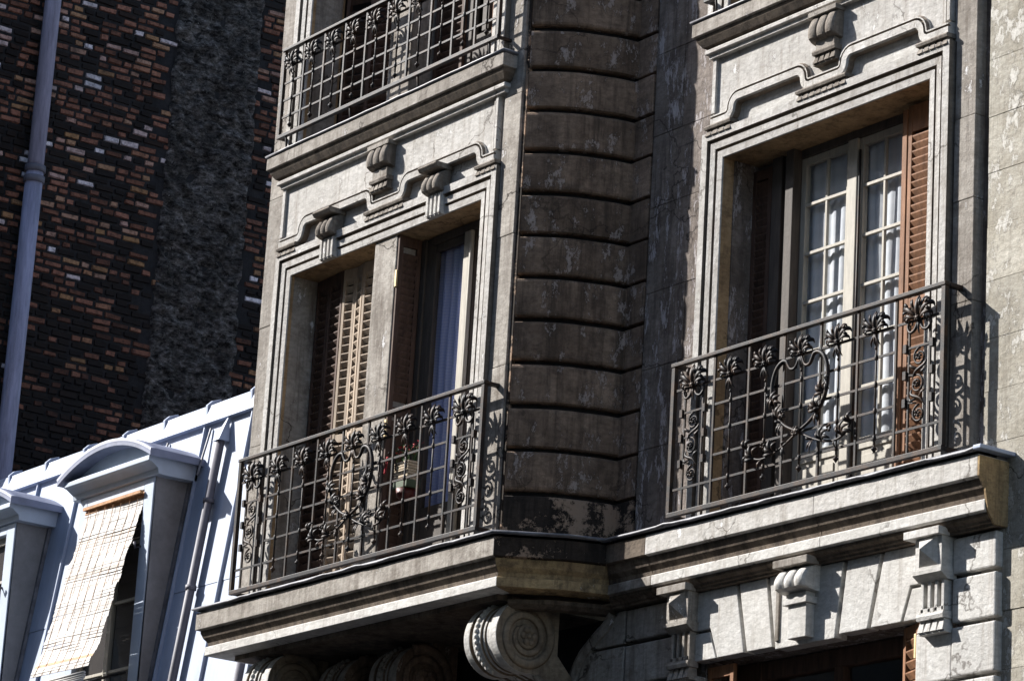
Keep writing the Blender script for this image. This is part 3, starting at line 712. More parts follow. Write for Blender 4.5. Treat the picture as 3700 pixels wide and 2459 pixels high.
# bay, right light
yb = -.405
f = MB(); f.box(-5.362, -5.30, yb, yb+.06, -.05, 2.34); f.box(-5.298, -5.235, yb+.015, yb+.06, -.05, 2.34); f.box(-4.40, -4.335, yb, yb+.06, -.05, 2.34); f.box(-5.233, -4.402, yb+.004, yb+.06, 2.28, 2.34)
win = part("window", f, WOODG, .004)
s1 = MB(); rc = leaf(s1, -5.232, -4.80, -.03, 2.278, yb+.016, .045, 1, 1, .40, .04, [])
part("sash", s1, WOODG, .002, None, win); panes(win, rc, yb+.034)
s1 = MB(); rc = leaf(s1, -4.76, -4.405, -.03, 2.278, yb+.016, .045, 1, 1, .40, .04, [])
part("sash", s1, WOODG, .002, None, win); panes(win, rc, yb+.034)
st = MB().box(-4.815, -4.745, yb-.012, yb+.015, -.03, 2.278); st.tube([(-4.72, yb-.01, -.02), (-4.72, yb-.01, 2.27)], .018, 8)
part("meeting_stile", st, WOODW, .006, None, win)
louvre(-5.352, -.60, -5.352, -.415, -.04, 2.335, SHUT_SHADE, pitch=.05, rise=.052)
h = MB()
for z in (.95, 2.02): h.box(-5.357, -5.335, -.612, -.598, z-.06, z+.06)
part("hinge", h, BRASS, .002)
curtain("blue_curtain", "lavender blue patterned curtain hanging behind the right light of the bay window", -5.36, -4.87, yb+.085, .05, 2.26, BLUEC, .024, 6, 9)
curtain("blue_curtain", "lavender blue patterned curtain half hidden behind the right jamb of the bay window", -4.86, -4.42, yb+.085, .05, 2.26, BLUEC, .016, 6, 12)
# upper storey of the bay and of the street wall
for xa, xb in ((-6.72, -6.40), (-6.38, -6.06)): louvre(xa, YB+.3, xb, YB+.42, 3.32, 5.7, SHUT_SHADE)
louvre(-5.95, YB+.25, -5.66, YB+.22, 3.32, 5.7, SHUT_B); louvre(-4.62, YB+.2, -4.35, YB+.17, 3.32, 5.7, SHUT_B); louvre(-5.33, YB+.2, -5.0, YB+.22, 3.32, 5.7, SHUT_SHADE)
f = MB(); f.box(-5.0, -4.93, YB+.23, YB+.29, 3.32, 5.7); f.box(-4.92, -4.62, YB+.24, YB+.28, 3.32, 3.75); f.box(-4.80, -4.72, YB+.225, YB+.285, 3.75, 5.7)
part("window", f, WOODG, .004)
f = MB(); f.box(-2.53, -2.1, .26, .3, 3.31, 5.7); f.box(-1.63, -1.53, .26, .3, 3.31, 5.7); f.box(-1.05, -.62, .26, .3, 3.31, 5.7)
part("window", f, WOODG, .004)
# lower storey window
f = MB(); f.box(-2.60, -2.28, .25, .33, -3.3, -.91); f.box(-2.28, -.95, .26, .33, -1.02, -.91); f.box(-.95, -.86, .26, .33, -3.3, -.91); f.box(-1.62, -1.54, .262, .325, -3.3, -1.02)
win = part("window", f, SHUT_SHADE, .004); panes(win, [(-2.28, -1.62, -3.0, -1.02), (-1.54, -.95, -3.0, -1.02)], .30)
louvre(-2.592, .10, -2.33, .09, -3.3, -.935, SHUT_B)
louvre(-.84, .12, -.635, .05, -3.3, -.915, SHUT_B)
part("hinge", MB().box(-.672, -.655, .03, .05, -1.12, -.98), BRASS, .002)

# ------------------------------------------------------------------ iron railings
def leafT(mb, pts, wmax, flat=.4, n=5):
    p = smooth_path(pts, n); k = len(p)
    mb.tube(p, [max(.0015, wmax*math.sin(math.pi*(.12+.86*i/(k-1)))**.8) for i in range(k)], 6, flat)
def rosette_mesh(name, s=1.0, tassel=True):
    m = MB()
    leafT(m, [(0, -.01, 0), (0, -.022, .05*s), (0, -.016, .10*s), (0, 0, .142*s)], .017*s, .8)
    for q in (-1, 1):
        S_ = lambda *p: [(q*a*s, b, c*s) for a, b, c in p]
        leafT(m, S_((.005, 0, .01), (.03, -.02, .055), (.048, -.02, .095), (.068, -.006, .112), (.082, .004, .10)), .0145*s, .45)
        leafT(m, S_((.005, 0, .0), (.05, -.026, .04), (.095, -.022, .072), (.124, -.006, .070), (.130, .004, .048)), .017*s, .45)
        leafT(m, S_((.005, 0, -.004), (.05, -.026, .008), (.09, -.022, .022), (.118, -.008, .012), (.112, .002, -.010)), .0135*s, .45)
        leafT(m, S_((.07, -.020, .06), (.088, -.030, .088), (.108, -.018, .104)), .012*s, .6)
        leafT(m, S_((.075, -.02, .045), (.10, -.032, .040), (.118, -.020, .030)), .011*s, .6)
        leafT(m, S_((.035, -.02, .06), (.030, -.032, .088), (.036, -.022, .118)), .011*s, .6)
        leafT(m, S_((.06, -.022, .012), (.075, -.03, -.008), (.068, -.018, -.026)), .010*s, .6)
    m.lathe((0, -.012, .0), [(.02*s, -.006), (.022*s, .004), (.014*s, .014), (.003, .017)], 8, 'y')
    for k in range(5):
        a = k*2*math.pi/5+.3; m.lathe((.017*math.cos(a)*s, -.02, .017*math.sin(a)*s), [(.007, 0), (.006, .006), (.002, .009)], 6, 'y')
    if tassel:
        for q in (-1, 0, 1):
            leafT(m, [(0, -.006, -.015), (q*.012*s, -.016, -.05*s), (q*.035*s, -.012, -.085*s), (q*.046*s, 0, -.11*s)], .0095*s, .8)
        m.lathe((0, 0, -.125*s), [(.004, -.01), (.009, 0), (.004, .01)], 6)
    return m.mesh(name, IRON)
ROS = rosette_mesh("rosette", .85); ROSB = rosette_mesh("rosette", .98, False); ROSU = rosette_mesh("rosette", .80)
def hanging_mesh(zt, zb, zc):
    m = MB(); m.tube([(0, 0, zt), (0, 0, zb+.02)], .0062, 6)
    for z in zc: m.lathe((0, 0, z), [(.006, -.02), (.011, -.012), (.011, .012), (.006, .02)], 6)
    m.lathe((0, 0, zb), [(.001, -.028), (.012, -.012), (.019, -.004), (.015, .004), (.006, .012), (.005, .03)], 8)
    return m.mesh("hanging_bar", IRON)
def spiral(m, c, r0, a0, turns, rad, q=1, n=26, shrink=.8):
    p = []
    for i in range(n):
        t = i/(n-1); a = a0+q*turns*2*math.pi*t; r_ = r0*(1-shrink*t); p.append((c[0]+r_*math.cos(a), c[1], c[2]+r_*math.sin(a)))
    m.tube(p, [rad*(1-.3*i/(n-1)) for i in range(n)], 6)
def side_scroll_mesh():
    m = MB()
    m.bar((-.088, 0, .66), (.088, 0, .66), .012); 
    for q, z in ((1, .595), (-1, .435), (1, .255)):
        spiral(m, (q*.010, -.004, z), .055, math.pi*(.5 if q > 0 else .5), 1.6, .0075, q)
        for k in range(5):
            a = k*1.256; leafT(m, [(q*.010, -.006, z), (q*.01+.016*math.cos(a), -.02, z+.016*math.sin(a)), (q*.01+.026*math.cos(a), -.01, z+.026*math.sin(a))], .008, .7, 3)
    for za, zb, q in ((.57, .47, 1), (.41, .30, -1)):
        leafT(m, [(q*.06, 0, za), (q*.05, -.01, (za+zb)/2+.02), (-q*.02, -.01, (za+zb)/2-.01), (-q*.055, 0, zb)], .010, .7)
        leafT(m, [(q*.02, 0, (za+zb)/2), (q*.045, -.02, (za+zb)/2-.02), (q*.07, -.01, (za+zb)/2+.01)], .010, .5)
        leafT(m, [(-q*.0, 0, (za+zb)/2), (-q*.045, -.02, (za+zb)/2+.02), (-q*.07, -.01, (za+zb)/2+.04)], .010, .5)
        m.bar((-.088, 0, (za+zb)/2-.02), (-.02, 0, (za+zb)/2-.03), .009)
    for z in (.66, .50, .335):
        m.cbox(-.112, 0, z, .026, .03, .05); m.cbox(.112, 0, z, .026, .03, .05)
    return m.mesh("side_scroll", IRON)
SIDE = side_scroll_mesh()
def cscroll_mesh():
    m = MB()
    for q in (-1, 1):
        p = smooth_path([(q*.005, 0, .0), (q*.03, -.005, -.055), (q*.07, -.005, -.07), (q*.098, 0, -.035), (q*.085, 0, .0), (q*.062, 0, -.005), (q*.062, 0, -.028)], 5)
        m.tube(p, [.011*(1-.5*i/len(p)) for i in range(len(p))], 6)
    leafT(m, [(0, 0, 0), (0, -.01, -.04), (0, 0, -.09)], .009, .8)
    return m.mesh("c_scroll", IRON)
CSC = cscroll_mesh()
def heart_mesh():
    m = MB()
    half = [(-.012, .80), (-.045, .742), (-.085, .738), (-.108, .765), (-.128, .795), (-.17, .797), (-.22, .76), (-.252, .68), (-.25, .58), (-.215, .48), (-.12, .392), (0, .335), (.12, .275), (.25, .232), (.36, .225), (.44, .262), (.478, .325)]
    for q in (-1, 1):
        p = smooth_path([(q*-1*a if q > 0 else a, -.018+.012*q*0, z) for a, z in half], 5); k = len(p)
        m.tube(p, [.0075+.0065*math.sin(math.pi*min(1, i/(k*.75))) for i in range(k)], 7)
        sgn = q
        def lf(x, z, dx, dz, w_=.014):
            x *= sgn; dx *= sgn
            leafT(m, [(x, -.018, z), (x+dx*.5-dz*.15, -.045, z+dz*.5+dx*.15), (x+dx, -.03, z+dz)], w_, .45, 4)
        for (x, z) in ((-.235, .54), (-.185, .445), (.22, .245), (.40, .245)):
            lf(x, z, .07, .05); lf(x, z, .03, .085); lf(x, z, .085, -.005, .012); lf(x, z, -.035, .06, .010)
        for (x, z) in ((-.24, .60), (-.15, .42), (.14, .265)):
            lf(x, z, -.045, -.06, .011); lf(x, z, -.02, -.085, .010); lf(x, z, -.05, .02, .009)
        lf(.47, .31, .02, .06); lf(.47, .31, -.04, .05); lf(.45, .27, .05, -.03, .009); lf(.33, .225, .03, -.06, .009)
        for (x, z) in ((-.13, .46), (.30, .30)):
            for k in range(5):
                a = k*1.256; m.lathe((x*sgn+.016*math.cos(a), -.035, z+.016*math.sin(a)), [(.010, 0), (.008, .008), (.003, .012)], 6, 'y')
    m.lathe((0, -.03, .335), [(.028, 0), (.03, .006), (.016, .016), (.004, .02)], 10, 'y')
    for k in range(6):
        a = k*math.pi/3; m.lathe((.022*math.cos(a), -.036, .335+.022*math.sin(a)), [(.012, 0), (.010, .008), (.003, .013)], 6, 'y')
    return m.mesh("heart_scroll", IRON)
HEART = heart_mesh()
HANG = hanging_mesh(.82, .115, (.663, .498, .340, .178))
HANGU = hanging_mesh(.56, .075, (.421, .286, .151))
def child(name, me, par, loc): 
    o = bpy.data.objects.new(name, me); C.objects.link(o); o.parent = par; o.location = loc; return o
def railing(x0, x1, y, z, side, cells, wall, label):
    fr = MB()
    fr.box(x0-.02, x1+.02, y-.020, y+.020, z+.978, z+1.002); fr.box(x0-.012, x1+.012, y-.016, y+.016, z+.004, z+.034)
    for x in (x0, x1): fr.box(x-.02 if x == x0 else x+.02-.044, x+.024 if x == x0 else x+.02, y+.022, wall, z+.978, z+1.0); fr.box(x-.012, x+.012, y+.016, wall, z+.006, z+.03)
    R = part("balcony_railing", fr, IRON, .003, label); R.location = (0, 0, 0)
    post = MB().box(-.015, .015, -.015, .015, .034, .975).mesh("post", IRON)
    for x in (x0, x1): child("post", post, R, (x, y, z))
    bar_ = MB().box(-.0078, .0078, -.007, .007, .034, .978).mesh("bar", IRON)
    xs = [x0+side+(x1-x0-2*side)*k/cells for k in range(cells+1)]
    for x in xs: child("bar", bar_, R, (x, y, z))
    c = xs[1]-xs[0]
    def hbar(a, b): return MB().box(a, b, -.005, .005, -.0072, .0072).mesh("cross_bar", IRON)
    hm = hbar(xs[0]+.0095, xs[-1]-.0095)
    for h in (.82, .663, .498, .340, .178): child("cross_bar", hm, R, (0, y+.001, z+h))
    for a, b in ((x0+.0155, xs[0]-.0095), (xs[-1]+.0095, x1-.0155)):
        sm = hbar(a, b)
        for h in (.82, .178): child("cross_bar", sm, R, (0, y+.001, z+h))
        xc = (a+b)/2
        sv = MB().box(-.006, .006, -.006, .006, .034, .80).mesh("side_bar", IRON)
        for dx in (-.088, .088): child("side_bar", sv, R, (xc+dx, y+.002, z))
        child("side_scroll", SIDE, R, (xc, y, z)); child("rosette", ROSB, R, (xc, y-.008, z+.825)); child("c_scroll", CSC, R, (xc, y-.004, z+.82))
    for a, b in zip(xs, xs[1:]):
        child("rosette", ROS, R, ((a+b)/2, y-.008, z+.825)); child("hanging_bar", HANG, R, ((a+b)/2, y-.003, z))
    child("heart_scroll", HEART, R, ((x0+x1)/2, y, z))
    return R
railing(-2.805, -.328, -.105, 0, .405, 5, .06, "black iron railing with five flowered cells on the street-wall balcony")
railing(-7.041, -4.015, YB-.101, 0, .39, 7, YB+.03, "black iron railing with seven flowered cells on the bay balcony")
def railing_up(x0, x1, y, z, cells, wall, label):
    T = .70
    fr = MB(); fr.box(x0-.016, x1+.016, y-.02, y+.02, z+T-.022, z+T); fr.box(x0-.012, x1+.012, y-.016, y+.016, z-.012, z+.016)
    for x in (x0, x1): fr.box(x-.012, x+.012, y+.02, wall, z+T-.02, z+T-.004); fr.box(x-.012, x+.012, y+.016, wall, z-.01, z+.012)
    for k in range(4):
        x = x0+.1+(x1-x0-.2)*k/3; fr.tube([(x, y, z-.01), (x, y+.012, z-.11)], .009, 6)
    R = part("balcony_railing", fr, IRON, .003, label)
    post = MB().box(-.013, .013, -.013, .013, .016, T-.022).mesh("post", IRON); bar_ = MB().box(-.009, .009, -.008, .008, .016, T-.022).mesh("bar", IRON)
    xs = [x0+(x1-x0)*k/cells for k in range(cells+1)]
    for i, x in enumerate(xs): child("post" if i in (0, cells) else "bar", post if i in (0, cells) else bar_, R, (x, y, z))
    hm = MB().box(x0+.013, x1-.013, -.005, .005, -.0072, .0072).mesh("cross_bar", IRON)
    for h in (.545, .421, .286, .151): child("cross_bar", hm, R, (0, y+.001, z+h))
    for a, b in zip(xs, xs[1:]):
        child("rosette", ROSU, R, ((a+b)/2, y-.008, z+.55)); child("hanging_bar", HANGU, R, ((a+b)/2, y-.003, z))
railing_up(-6.895, -4.115, YB-.10, 3.42, 10, YB+.03, "black iron grid railing with a row of flowers on the upper bay balcony")
railing_up(-2.66, -.40, -.10, 3.42, 8, .06, "black iron railing cut by the top edge over the street-wall window head")

# ------------------------------------------------------------------ planter hanging inside the bay railing
P = thing("hanging_planter", "small pale wicker planter with red flowers hung behind the right half of the bay railing", "planter", (-5.05, -.60, .40))
m = MB()
for k in range(7): m.box(-.085+.002*(k % 2), .085-.002*(k % 2), -.05, .05, .125+k*.019, .125+k*.019+.016)
obj("wicker_box", m, WICKER, P, None, .003)
obj("green_tray", MB().prism([(-.09, .125), (.09, .125), (.085, .07), (-.085, .07)], 'y', -.055, .055), GREENP, P, None, .006)
obj("red_base", MB().lathe((0, 0, -.0), [(.045, 0), (.06, .015), (.068, .07)], 14), REDP, P)
hk = MB().tube(smooth_path([(0, -.055, .2), (0, -.06, .30), (0, -.085, .318), (0, -.12, .31)], 4), .005, 6).mesh("hook", IRON)
for x in (-.06, .06): obj("hook", hk, None, P, (x, 0, 0))
fl = MB(); lf = MB()
for k in range(26):
    a, b = rnd.uniform(-.08, .08), rnd.uniform(-.04, .04); hgt = rnd.uniform(.02, .11)
    tip = Vector((a*1.35+rnd.uniform(-.03, .03), b*1.2, .27+hgt))
    lf.tube([(a, b, .265), tip], .003, 4)
    for q in range(4):
        d = Vector((rnd.uniform(-1, 1), rnd.uniform(-1, 1), rnd.uniform(-.4, 1))).normalized()*.018
        (fl if k % 2 else lf).add([tip, tip+d+Vector((.008, 0, .004)), tip+d*1.5, tip+d-Vector((.008, 0, 0))], [(0, 1, 2, 3)])
o = obj("flowers", fl, RED, P); o['kind'] = 'stuff'; o = obj("foliage", lf, LEAFG, P); o['kind'] = 'stuff'
rb_ = MB().tube(smooth_path([(0, 0, 0), (.01, -.01, -.05), (-.005, -.01, -.12)], 4), .006, 5, .4).mesh("ribbon", RED)
for x in (-.13, -.115): obj("ribbon", rb_, None, P, (x, -.085, .30))

# ================================================================== neighbour with the zinc mansard
H = thing("mansard_house", "lower neighbour house with sunlit zinc mansard roof and rounded dormers", "house", (-11, 3, GZ))
HI = Matrix.Translation((11, -3, -GZ))
def hpart(name, mb, m, bevel=0, label=None, parent=None):
    o = obj(name, mb, m, None, None, bevel, label)
    if parent is None: o.parent = H; o.matrix_parent_inverse = HI
    else: o.parent = parent
    return o
def ry(z): return .595+(z-1.65)*.127                     # roof slope: y at height z
ZR = 2.06; ZB = -2.2
XL, XR = -15, -7.2
hpart("wall", MB().box(XL, XR, ry(ZB)+.0, ry(ZB)+.5, GZ, ZB), LIME_D)
hpart("cornice", MB().box(XL, XR, ry(ZB)-.25, ry(ZB)+.1, ZB-.25, ZB-.02), LIME_D, .01)
seams = [-7.55, -8.45, -9.25, -10.0, -11.35, -12.1, -12.9, -13.7, -14.4]
xs = [XR]+seams+[XL]
for a, b in zip(xs, xs[1:]):
    for z0, z1 in ((ZB, -.72), (-.715, .63), (.635, ZR)):
        e = .004 if z1 == ZR else 0
        m = MB().add([(b, ry(z0)-.002, z0), (a, ry(z0)-.002, z0), (a, ry(z1)+.002, z1), (b, ry(z1)+.002, z1), (b, ry(z0)+.05, z0), (a, ry(z0)+.05, z0), (a, ry(z1)+.05, z1), (b, ry(z1)+.05, z1)], [(0,1,2,3), (7,6,5,4), (0,4,5,1), (1,5,6,2), (2,6,7,3), (3,7,4,0)])
        hpart("zinc_sheet", m, ZINC)
for x in seams:
    hpart("standing_seam", MB().bar((x, ry(ZB)-.012, ZB), (x, ry(ZR)-.012, ZR), .02, .03), ZINC, .004)
for x in (-9.9, -10.6):
    hpart("seam_clip", MB().bar((x-.01, ry(1.3)-.01, 1.62), (x+.0, ry(2.0)-.01, 2.03), .012, .016), ZINCL)
k = 0; x = XR
while x > XL:
    x2 = x-.70
    m = MB().prism([(ry(2.06)-.045, 2.075), (ry(2.06)-.030, 2.15), (ry(2.06)-.018, 2.158), (ry(2.1)-.004, 2.24), (ry(2.1)+.1, 2.30), (ry(2.1)+.5, 2.38), (ry(2.1)+.5, 2.0), (ry(2.06)+.04, 2.0), (ry(2.06)+.01, 2.07)], 'x', x2+.002, x)
    hpart("ridge_flashing", m, ZINC)
    hpart("ridge_clip", MB().prism([(ry(2.1)-.022, 2.155), (ry(2.1)-.025, 2.245), (ry(2.1)+.02, 2.29), (ry(2.1)+.1, 2.32), (ry(2.1)+.1, 2.2), (ry(2.1), 2.155)], 'x', x2-.018, x2+.018), ZINC, .004)
    x = x2
hpart("roof_back", MB().add([(XL, ry(2.1)+.48, 2.37), (XR, ry(2.1)+.48, 2.37), (XR, 8, 3.0), (XL, 8, 3.0)], [(0, 1, 2, 3)]), ZINC)
# roof pipe
def roofpipe(x, z0, z1, cone=True):
    y = lambda z: ry(z)-.055
    m = MB().tube([(x, y(z0), z0), (x, y(z1), z1)], .036, 10)
    for z in (1.35, .62, -.3, -1.2):
        if z0 < z < z1: m.tube([(x, y(z)-.0, z-.02), (x, y(z), z+.02)], .046, 10)
    o = hpart("roof_pipe", m, PIPED)
    if cone: hpart("pipe_hood", MB().prism([(x-.045, 0), (x+.045, 0), (x+.03, .2), (x+.02, .2)], 'y', -.05, .05) if False else MB().add([(x-.05, y(z1)-.05, z1-.02), (x+.05, y(z1)-.05, z1-.02), (x+.05, y(z1)+.05, z1-.02), (x-.05, y(z1)+.05, z1-.02), (x+.01, y(z1)+.06, z1+.22)], [(0,1,4), (1,2,4), (2,3,4), (3,0,4), (3,2,1,0)]), ZINC)
roofpipe(-9.62, ZB, 1.88); roofpipe(-8.58, ZB, .05, False)
def dormer(dx, full=True):
    xl, xr, yf = -11.335+dx, -10.09+dx, .25
    zt_ = 1.585; zb_ = -1.4
    yb_ = lambda z: ry(z)+.04
    fr = MB()
    fr.box(xl, xl+.125, yf, yf+.09, zb_, zt_); fr.box(xr-.15, xr, yf, yf+.09, zb_, zt_)
    fr.box(xl+.125, xr-.15, yf+.001, yf+.09, zt_-.085, zt_)
    fr.box(xl+.125, xr-.15, yf+.02, yf+.09, zb_, -.55)
    D = hpart("dormer", fr, PAINT, .004)
    ck = MB()
    for x, s in ((xr-.03, xr+.012), (xl-.012, xl+.03)):
        ck.prism([(yf+.012, zb_), (yf+.012, zt_+.06), (yb_(zt_+.06), zt_+.06), (yb_(zb_), zb_)], 'x', x, s)
    hpart("cheek", ck, CHEEK, .003, None, D)
    fl_ = MB()
    for s in (1, -1):
        xx = xr+.02 if s > 0 else xl-.02
        fl_.bar((xx, ry(1.6)-.015, 1.62), (xx, ry(zb_)-.015, zb_), .05, .03)
    hpart("cheek_flashing", fl_, ZINCL, 0, None, D)
    xc = (xl+xr)/2
    # cornice and tympanum
    cn = MB().prism([(yf+.02, zt_), (yf-.02, zt_+.005), (yf-.03, zt_+.05), (yf-.09, zt_+.09), (yf-.12, zt_+.10), (yf-.12, zt_+.135), (yf-.10, zt_+.15), (ry(zt_)+.1, zt_+.15), (ry(zt_)+.1, zt_)], 'x', xl-.10, xr+.10)
    hpart("dormer_cornice", cn, PAINT, .004, None, D)
    hw = .79; rise = .195; z0 = zt_+.15
    Rr = (hw*hw+rise*rise)/(2*rise); a0 = math.asin(hw/Rr)
    arc = [(xc+Rr*math.sin(-a0+2*a0*i/24), z0+rise-Rr+Rr*math.cos(-a0+2*a0*i/24)) for i in range(25)]
    hpart("tympanum", MB().prism([(xc-hw+.05, z0)]+[(x, z-.02) for x, z in arc[1:-1]]+[(xc+hw-.05, z0)], 'y', yf-.02, yf+.05), PAINT, 0, None, D)
    # barrel roof with thick rolled edge, wider at the back than the cheeks
    rf = MB()
    rows = []
    for y, off in ((yf-.15, 0.0), (yf-.155, .03), (yf-.10, .035), (yf+.25, .03), (ry(z0)+.24, .02)):
        rows.append([(x+(x-xc)*off*.3, y, z+off) for x, z in arc])
    rf.grid(rows, True); rows2 = [[(x, y, z-.028) for x, z in arc] for y in (yf-.15, ry(z0)+.24)]; rf.grid(rows2, True)
    ROOFZ = bpy.data.materials.get("weathered_zinc") or simple("weathered_zinc", (.17, .19, .27), .55, 0, .4, .25, 5, .1)
    for s in (0, -1):
        rf.add([rows[0][s], rows[1][s], rows[2][s], rows[3][s], rows[4][s], rows2[1][s], rows2[0][s]], [tuple(range(7))])
    rf.add(rows[0]+rows2[0], [(i, i+1, 25+i+1, 25+i) for i in range(24)])
    hpart("dormer_roof", rf, ROOFZ, 0, None, D)
    # casement behind the blind
    cs = MB(); a, b = xl+.125, xr-.15
    cs.box(a, a+.05, yf+.05, yf+.085, -.55, zt_-.085); cs.box(b-.05, b, yf+.05, yf+.085, -.55, zt_-.085); cs.box(a+.05, b-.05, yf+.052, yf+.085, zt_-.15, zt_-.085)
    cs.box((a+b)/2-.035, (a+b)/2+.035, yf+.048, yf+.085, -.55, zt_-.15)
    for z in (.05, .62, 1.1): cs.box(a+.05, (a+b)/2-.035, yf+.056, yf+.08, z-.012, z+.012); cs.box((a+b)/2+.035, b-.05, yf+.056, yf+.08, z-.012, z+.012)
    hpart("casement", cs, WOODW, .002, None, D)
    for u, v in ((a+.05, (a+b)/2-.035), ((a+b)/2+.035, b-.05)):
        hpart("pane", MB().add([(u, yf+.07, -.55), (v, yf+.07, -.55), (v, yf+.07, zt_-.15), (u, yf+.07, zt_-.15)], [(0, 1, 2, 3)]), GLASS, 0, None, D)
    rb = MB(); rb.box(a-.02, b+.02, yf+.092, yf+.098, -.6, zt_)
    hpart("dark_backing", rb, ROOM, 0, None, D)  # added dark sheet standing in for the unlit dormer interior
    hk = MB()
    for x in (a-.03, b+.02): hk.tube([(x, yf, 1.02), (x, yf-.05, 1.0), (x, yf-.06, 1.05)], .012, 6)
    hpart("shutter_hook", hk, PIPED, 0, None, D)
    gr = MB(); gr.tube([(a, yf-.03, -.02), (b, yf-.03, -.02)], .012, 6)
    hpart("window_guard", gr, IRON, 0, None, D)
    return D
dormer(0); dormer(-2.42)
# cane blind
BL = thing("cane_blind", "sun-bleached cane roll-up blind hanging outward from the rounded dormer window", "blind", (-10.72, .22, 1.49))
pb = [(.235, 1.475), (.215, 1.30), (.17, 1.12), (.115, .90), (.065, .69), (.015, .47), (-.036, .25), (-.085, .10), (-.131, -.017)]
pp = smooth_path([(0, a, b) for a, b in pb], 8); L = 0; acc = [0]
for a, b in zip(pp, pp[1:]): L += (b-a).length; acc.append(L)
def at(s):
    for i in range(len(acc)-1):
        if acc[i+1] >= s: return pp[i].lerp(pp[i+1], (s-acc[i])/(acc[i+1]-acc[i]))
    return pp[-1]
def warped(m_, seed):
    mb = MB(); top, bot, top2, bot2 = [], [], [], []
    for k in range(13):
        x = -.475+.95*k/12; dz = .005*noise.noise(Vector((x*3, seed, 0))); dy = .010*noise.noise(Vector((x*2.3, seed*.35, 4)))+.022*(x+.475)
        for L_, yy, zz_ in ((top, -.002, .0135), (bot, -.003, -.0135), (top2, .003, .0135), (bot2, .003, -.0135)): L_.append((x, yy+dy, zz_+dz))
    mb.grid([top2, top, bot, bot2], False); return mb.mesh("cane_slat", m_)
ns = int(L/.0275)
for i in range(ns+1):
    sarc = min(L-1e-4, i*.0275); p = at(sarc); q = at(min(L-1e-4, sarc+.01))-p if i < ns else Vector((0, -.3, -1))
    o = child("cane_slat", warped(CANE_B if i < 2 or i == ns-3 else CANE, i*.9), BL, (rnd.uniform(-.007, .007), p.y-.22+.006*math.sin(i*.55), p.z-1.49))
    o.rotation_euler = (math.atan2(q.y, -q.z)+rnd.uniform(-.10, .10), rnd.uniform(-.006, .006), 0)
for x in (-.40, -.27, -.13, .0, .13, .27, .40):
    me_ = MB().tube([(x+.004*math.sin(i), at(L*i/24*.999).y-.22-.010+.022*(x+.475), at(L*i/24*.999).z-1.49) for i in range(25)], .0028, 4)
    obj("cord", me_, CANE_B, BL)
rl = MB()
for k in range(7):
    a = k*.9; rl.tube([(-.47, -.355+.018*math.cos(a)*k/4, -1.56-.02*k+.0*math.sin(a)), (.47, -.355+.018*math.cos(a)*k/4, -1.56-.02*k)], .013, 6)
obj("blind_roll", rl, CANE, BL)
obj("head_batten", MB().box(-.485, .485, -.01, .02, -.025, .0), CANE_B, BL)

# ================================================================== brick gable wall far left
XWALL = -15.0
GW = thing("brick_gable_wall", "tall dark gable wall of patchy sooty brick with a rough blackened flue strip", "wall", (XWALL, 4, GZ))
GI = Matrix.Translation((-XWALL, -4, -GZ))
def gpart(name, mb, m, kind=None, label=None):
    o = obj(name, mb, m); o.parent = GW; o.matrix_parent_inverse = GI
    if kind: o['kind'] = kind
    if label: o['label'] = label
    return o
gpart("wall", MB().box(XWALL-5, XWALL-.005, -.3, 16, GZ, 14), MORTAR_SHADE)
Y0, Y1, YA, YE = .35, 2.76, 3.70, 4.35
items = []
z = 1.9; row = 0
while z < 8.8:
    ch = .054+rnd.uniform(-.006, .004); y = Y0-rnd.uniform(0, .2)
    while y < YE:
        wd = rnd.choice((.21, .20, .19, .105, .10, .11, .095, .13, .17))+rnd.uniform(-.01, .01)
        if (y+wd < Y1+rnd.uniform(-.09, .09) or y > YA-rnd.uniform(0, .05)):
            t = rnd.random(); fade = min(1, max(0, (z-2.2)/4.0)); dens = .26+.42*fade+.36*noise.noise(Vector((y*1.1, z*.9, 3)))
            if t < dens:
                q = rnd.random()
                tone = .32+.28*q
                if rnd.random() < .10+.10*fade: tone = .70+.12*rnd.random()
                if rnd.random() < .05+.05*fade: tone = .84+.16*rnd.random()
                tone *= .66+.34*fade if tone < .88 else 1
            else: tone = .02+.24*rnd.random()
            if tone > .3 and rnd.random() < .6: wd *= rnd.uniform(.78, .97)
            items.append((wd, y, z+rnd.uniform(-.004, .004), ch, tone, rnd.uniform(-.004, .012)))
        y += wd+rnd.uniform(.016, .03)
    z += ch+rnd.uniform(.018, .026)
def bricks_geo(mb, tones, y, wd, z, h, tone, d):
    j = [rnd.uniform(-.005, .005) for _ in range(8)]; c = .006
    x = XWALL+.01+d
    vs_ = [(x, y+c+j[0], z+c+j[1]), (x, y+wd-c+j[2], z+c+j[3]), (x, y+wd-c+j[4], z+h-c+j[5]), (x, y+c+j[6], z+h-c+j[7]), (XWALL-.02, y, z), (XWALL-.02, y+wd, z), (XWALL-.02, y+wd, z+h), (XWALL-.02, y, z+h)]
    mb.add(vs_, [(0,1,2,3), (0,4,5,1), (1,5,6,2), (2,6,7,3), (3,7,4,0)])
    tones += [tone]*8
order = sorted(range(len(items)), key=lambda i: -(items[i][0]*(1.6 if items[i][4] > .3 else .8)+.02*(1 if .7 < items[i][1] < 4.1 and items[i][2] > 2.6 and items[i][2] < 8.3 else -5)))
big = set(order[:300])
shared = []
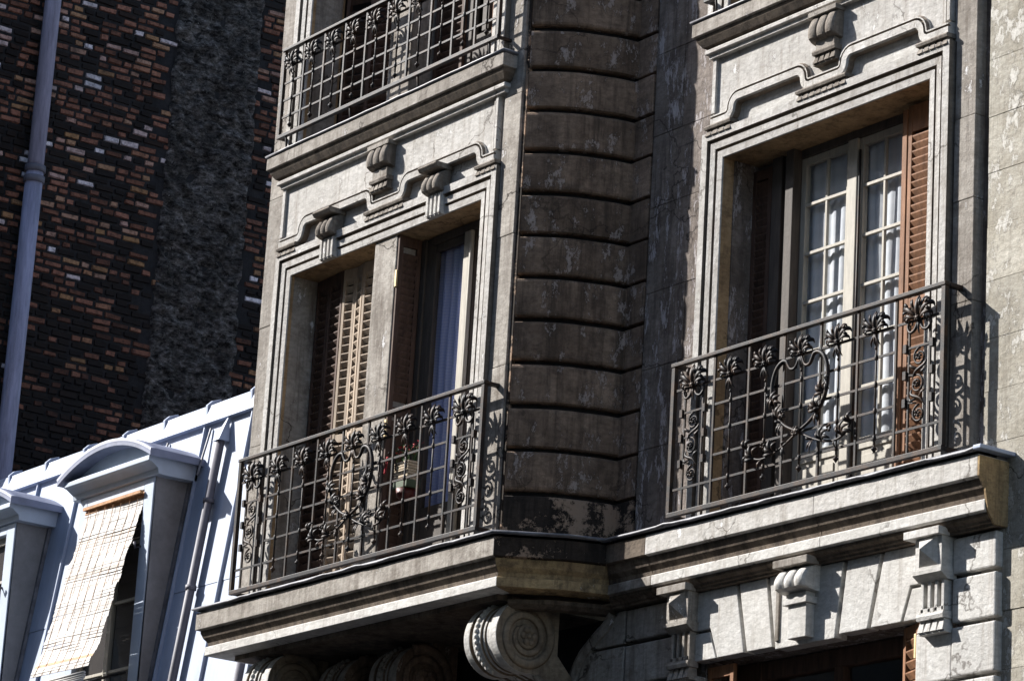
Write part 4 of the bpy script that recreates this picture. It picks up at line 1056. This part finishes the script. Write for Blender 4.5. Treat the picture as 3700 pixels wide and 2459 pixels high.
for k in range(12):
    mb = MB(); tn = []; wd = (.22, .21, .18, .15, .11)[k % 5]
    wd = .215
    j = [rnd.uniform(-.006, .006) for _ in range(8)]; c = .007
    mb.add([(0, c+j[0], c+j[1]), (0, wd-c+j[2], c+j[3]), (0, wd-c+j[4], .062-c+j[5]), (0, c+j[6], .062-c+j[7]), (-.03, 0, 0), (-.03, wd, 0), (-.03, wd, .062), (-.03, 0, .062)], [(0,1,2,3), (0,4,5,1), (1,5,6,2), (2,6,7,3), (3,7,4,0)])
    me = mb.mesh("brick", BRICK)
    at_ = me.attributes.new("tone", 'FLOAT', 'POINT'); at_.data.foreach_set('value', [0.0]*len(me.vertices)); shared.append(me)
mass = MB(); tones = []
for i, (wd, y, z, h, tone, d) in enumerate(items):
    if i in big:
        o = bpy.data.objects.new("brick", shared[i % 12]); C.objects.link(o); o.parent = GW; o.matrix_parent_inverse = GI
        o.location = (XWALL+.01+d, y, z); o.scale = (1, wd/.215, h/.062); o.color = (tone, tone, tone, 1)
    else: bricks_geo(mass, tones, y, wd, z, h, tone, d)
bo = gpart("brick_mass", mass, BRICK, 'stuff'); bo.color = (0, 0, 0, 1)
at_ = bo.data.attributes.new("tone", 'FLOAT', 'POINT'); at_.data.foreach_set('value', tones)
# rough flue strip
rows = []
for i in range(260):
    z = 1.8+7.2*i/259; row = []
    for j in range(46):
        y = Y1-.03+(YA-Y1+.06)*j/45
        v = Vector((0, y*9, z*9)); h = .055*noise.fractal(v, 1.0, 2.0, 5)+.03*noise.noise(v*.35)
        e = min(j, 45-j); ed = -.05 if e == 0 else 0
        row.append((XWALL+.03+h*1.0+ed, y+.035*noise.noise(Vector((z*4, j*.1, 1)))*(1 if e < 6 else .3), z))
    rows.append(row)
gpart("flue_strip", MB().grid(rows), RUBBLE, None, "rough blackened rubble strip up the brick wall")
# vent pipe
VP = thing("vent_pipe", "tall lilac-grey vent pipe with a collar standing in front of the dark brick wall", "pipe", (-14.86, 1.24, 2.63))
obj("pipe", MB().tube([(0, -.02, -2.5), (0, 0, 3.02)], .088, 20), PIPE, VP)
obj("pipe", MB().tube([(0, 0, 2.98), (0, .02, 9)], .082, 20), PIPE, VP)
cl = MB()
for dz in (-.06, .05): cl.lathe((0, 0, 3.0+dz), [(.088, -.035), (.105, -.03), (.105, .03), (.088, .035)], 20)
obj("collar", cl, PIPED, VP)
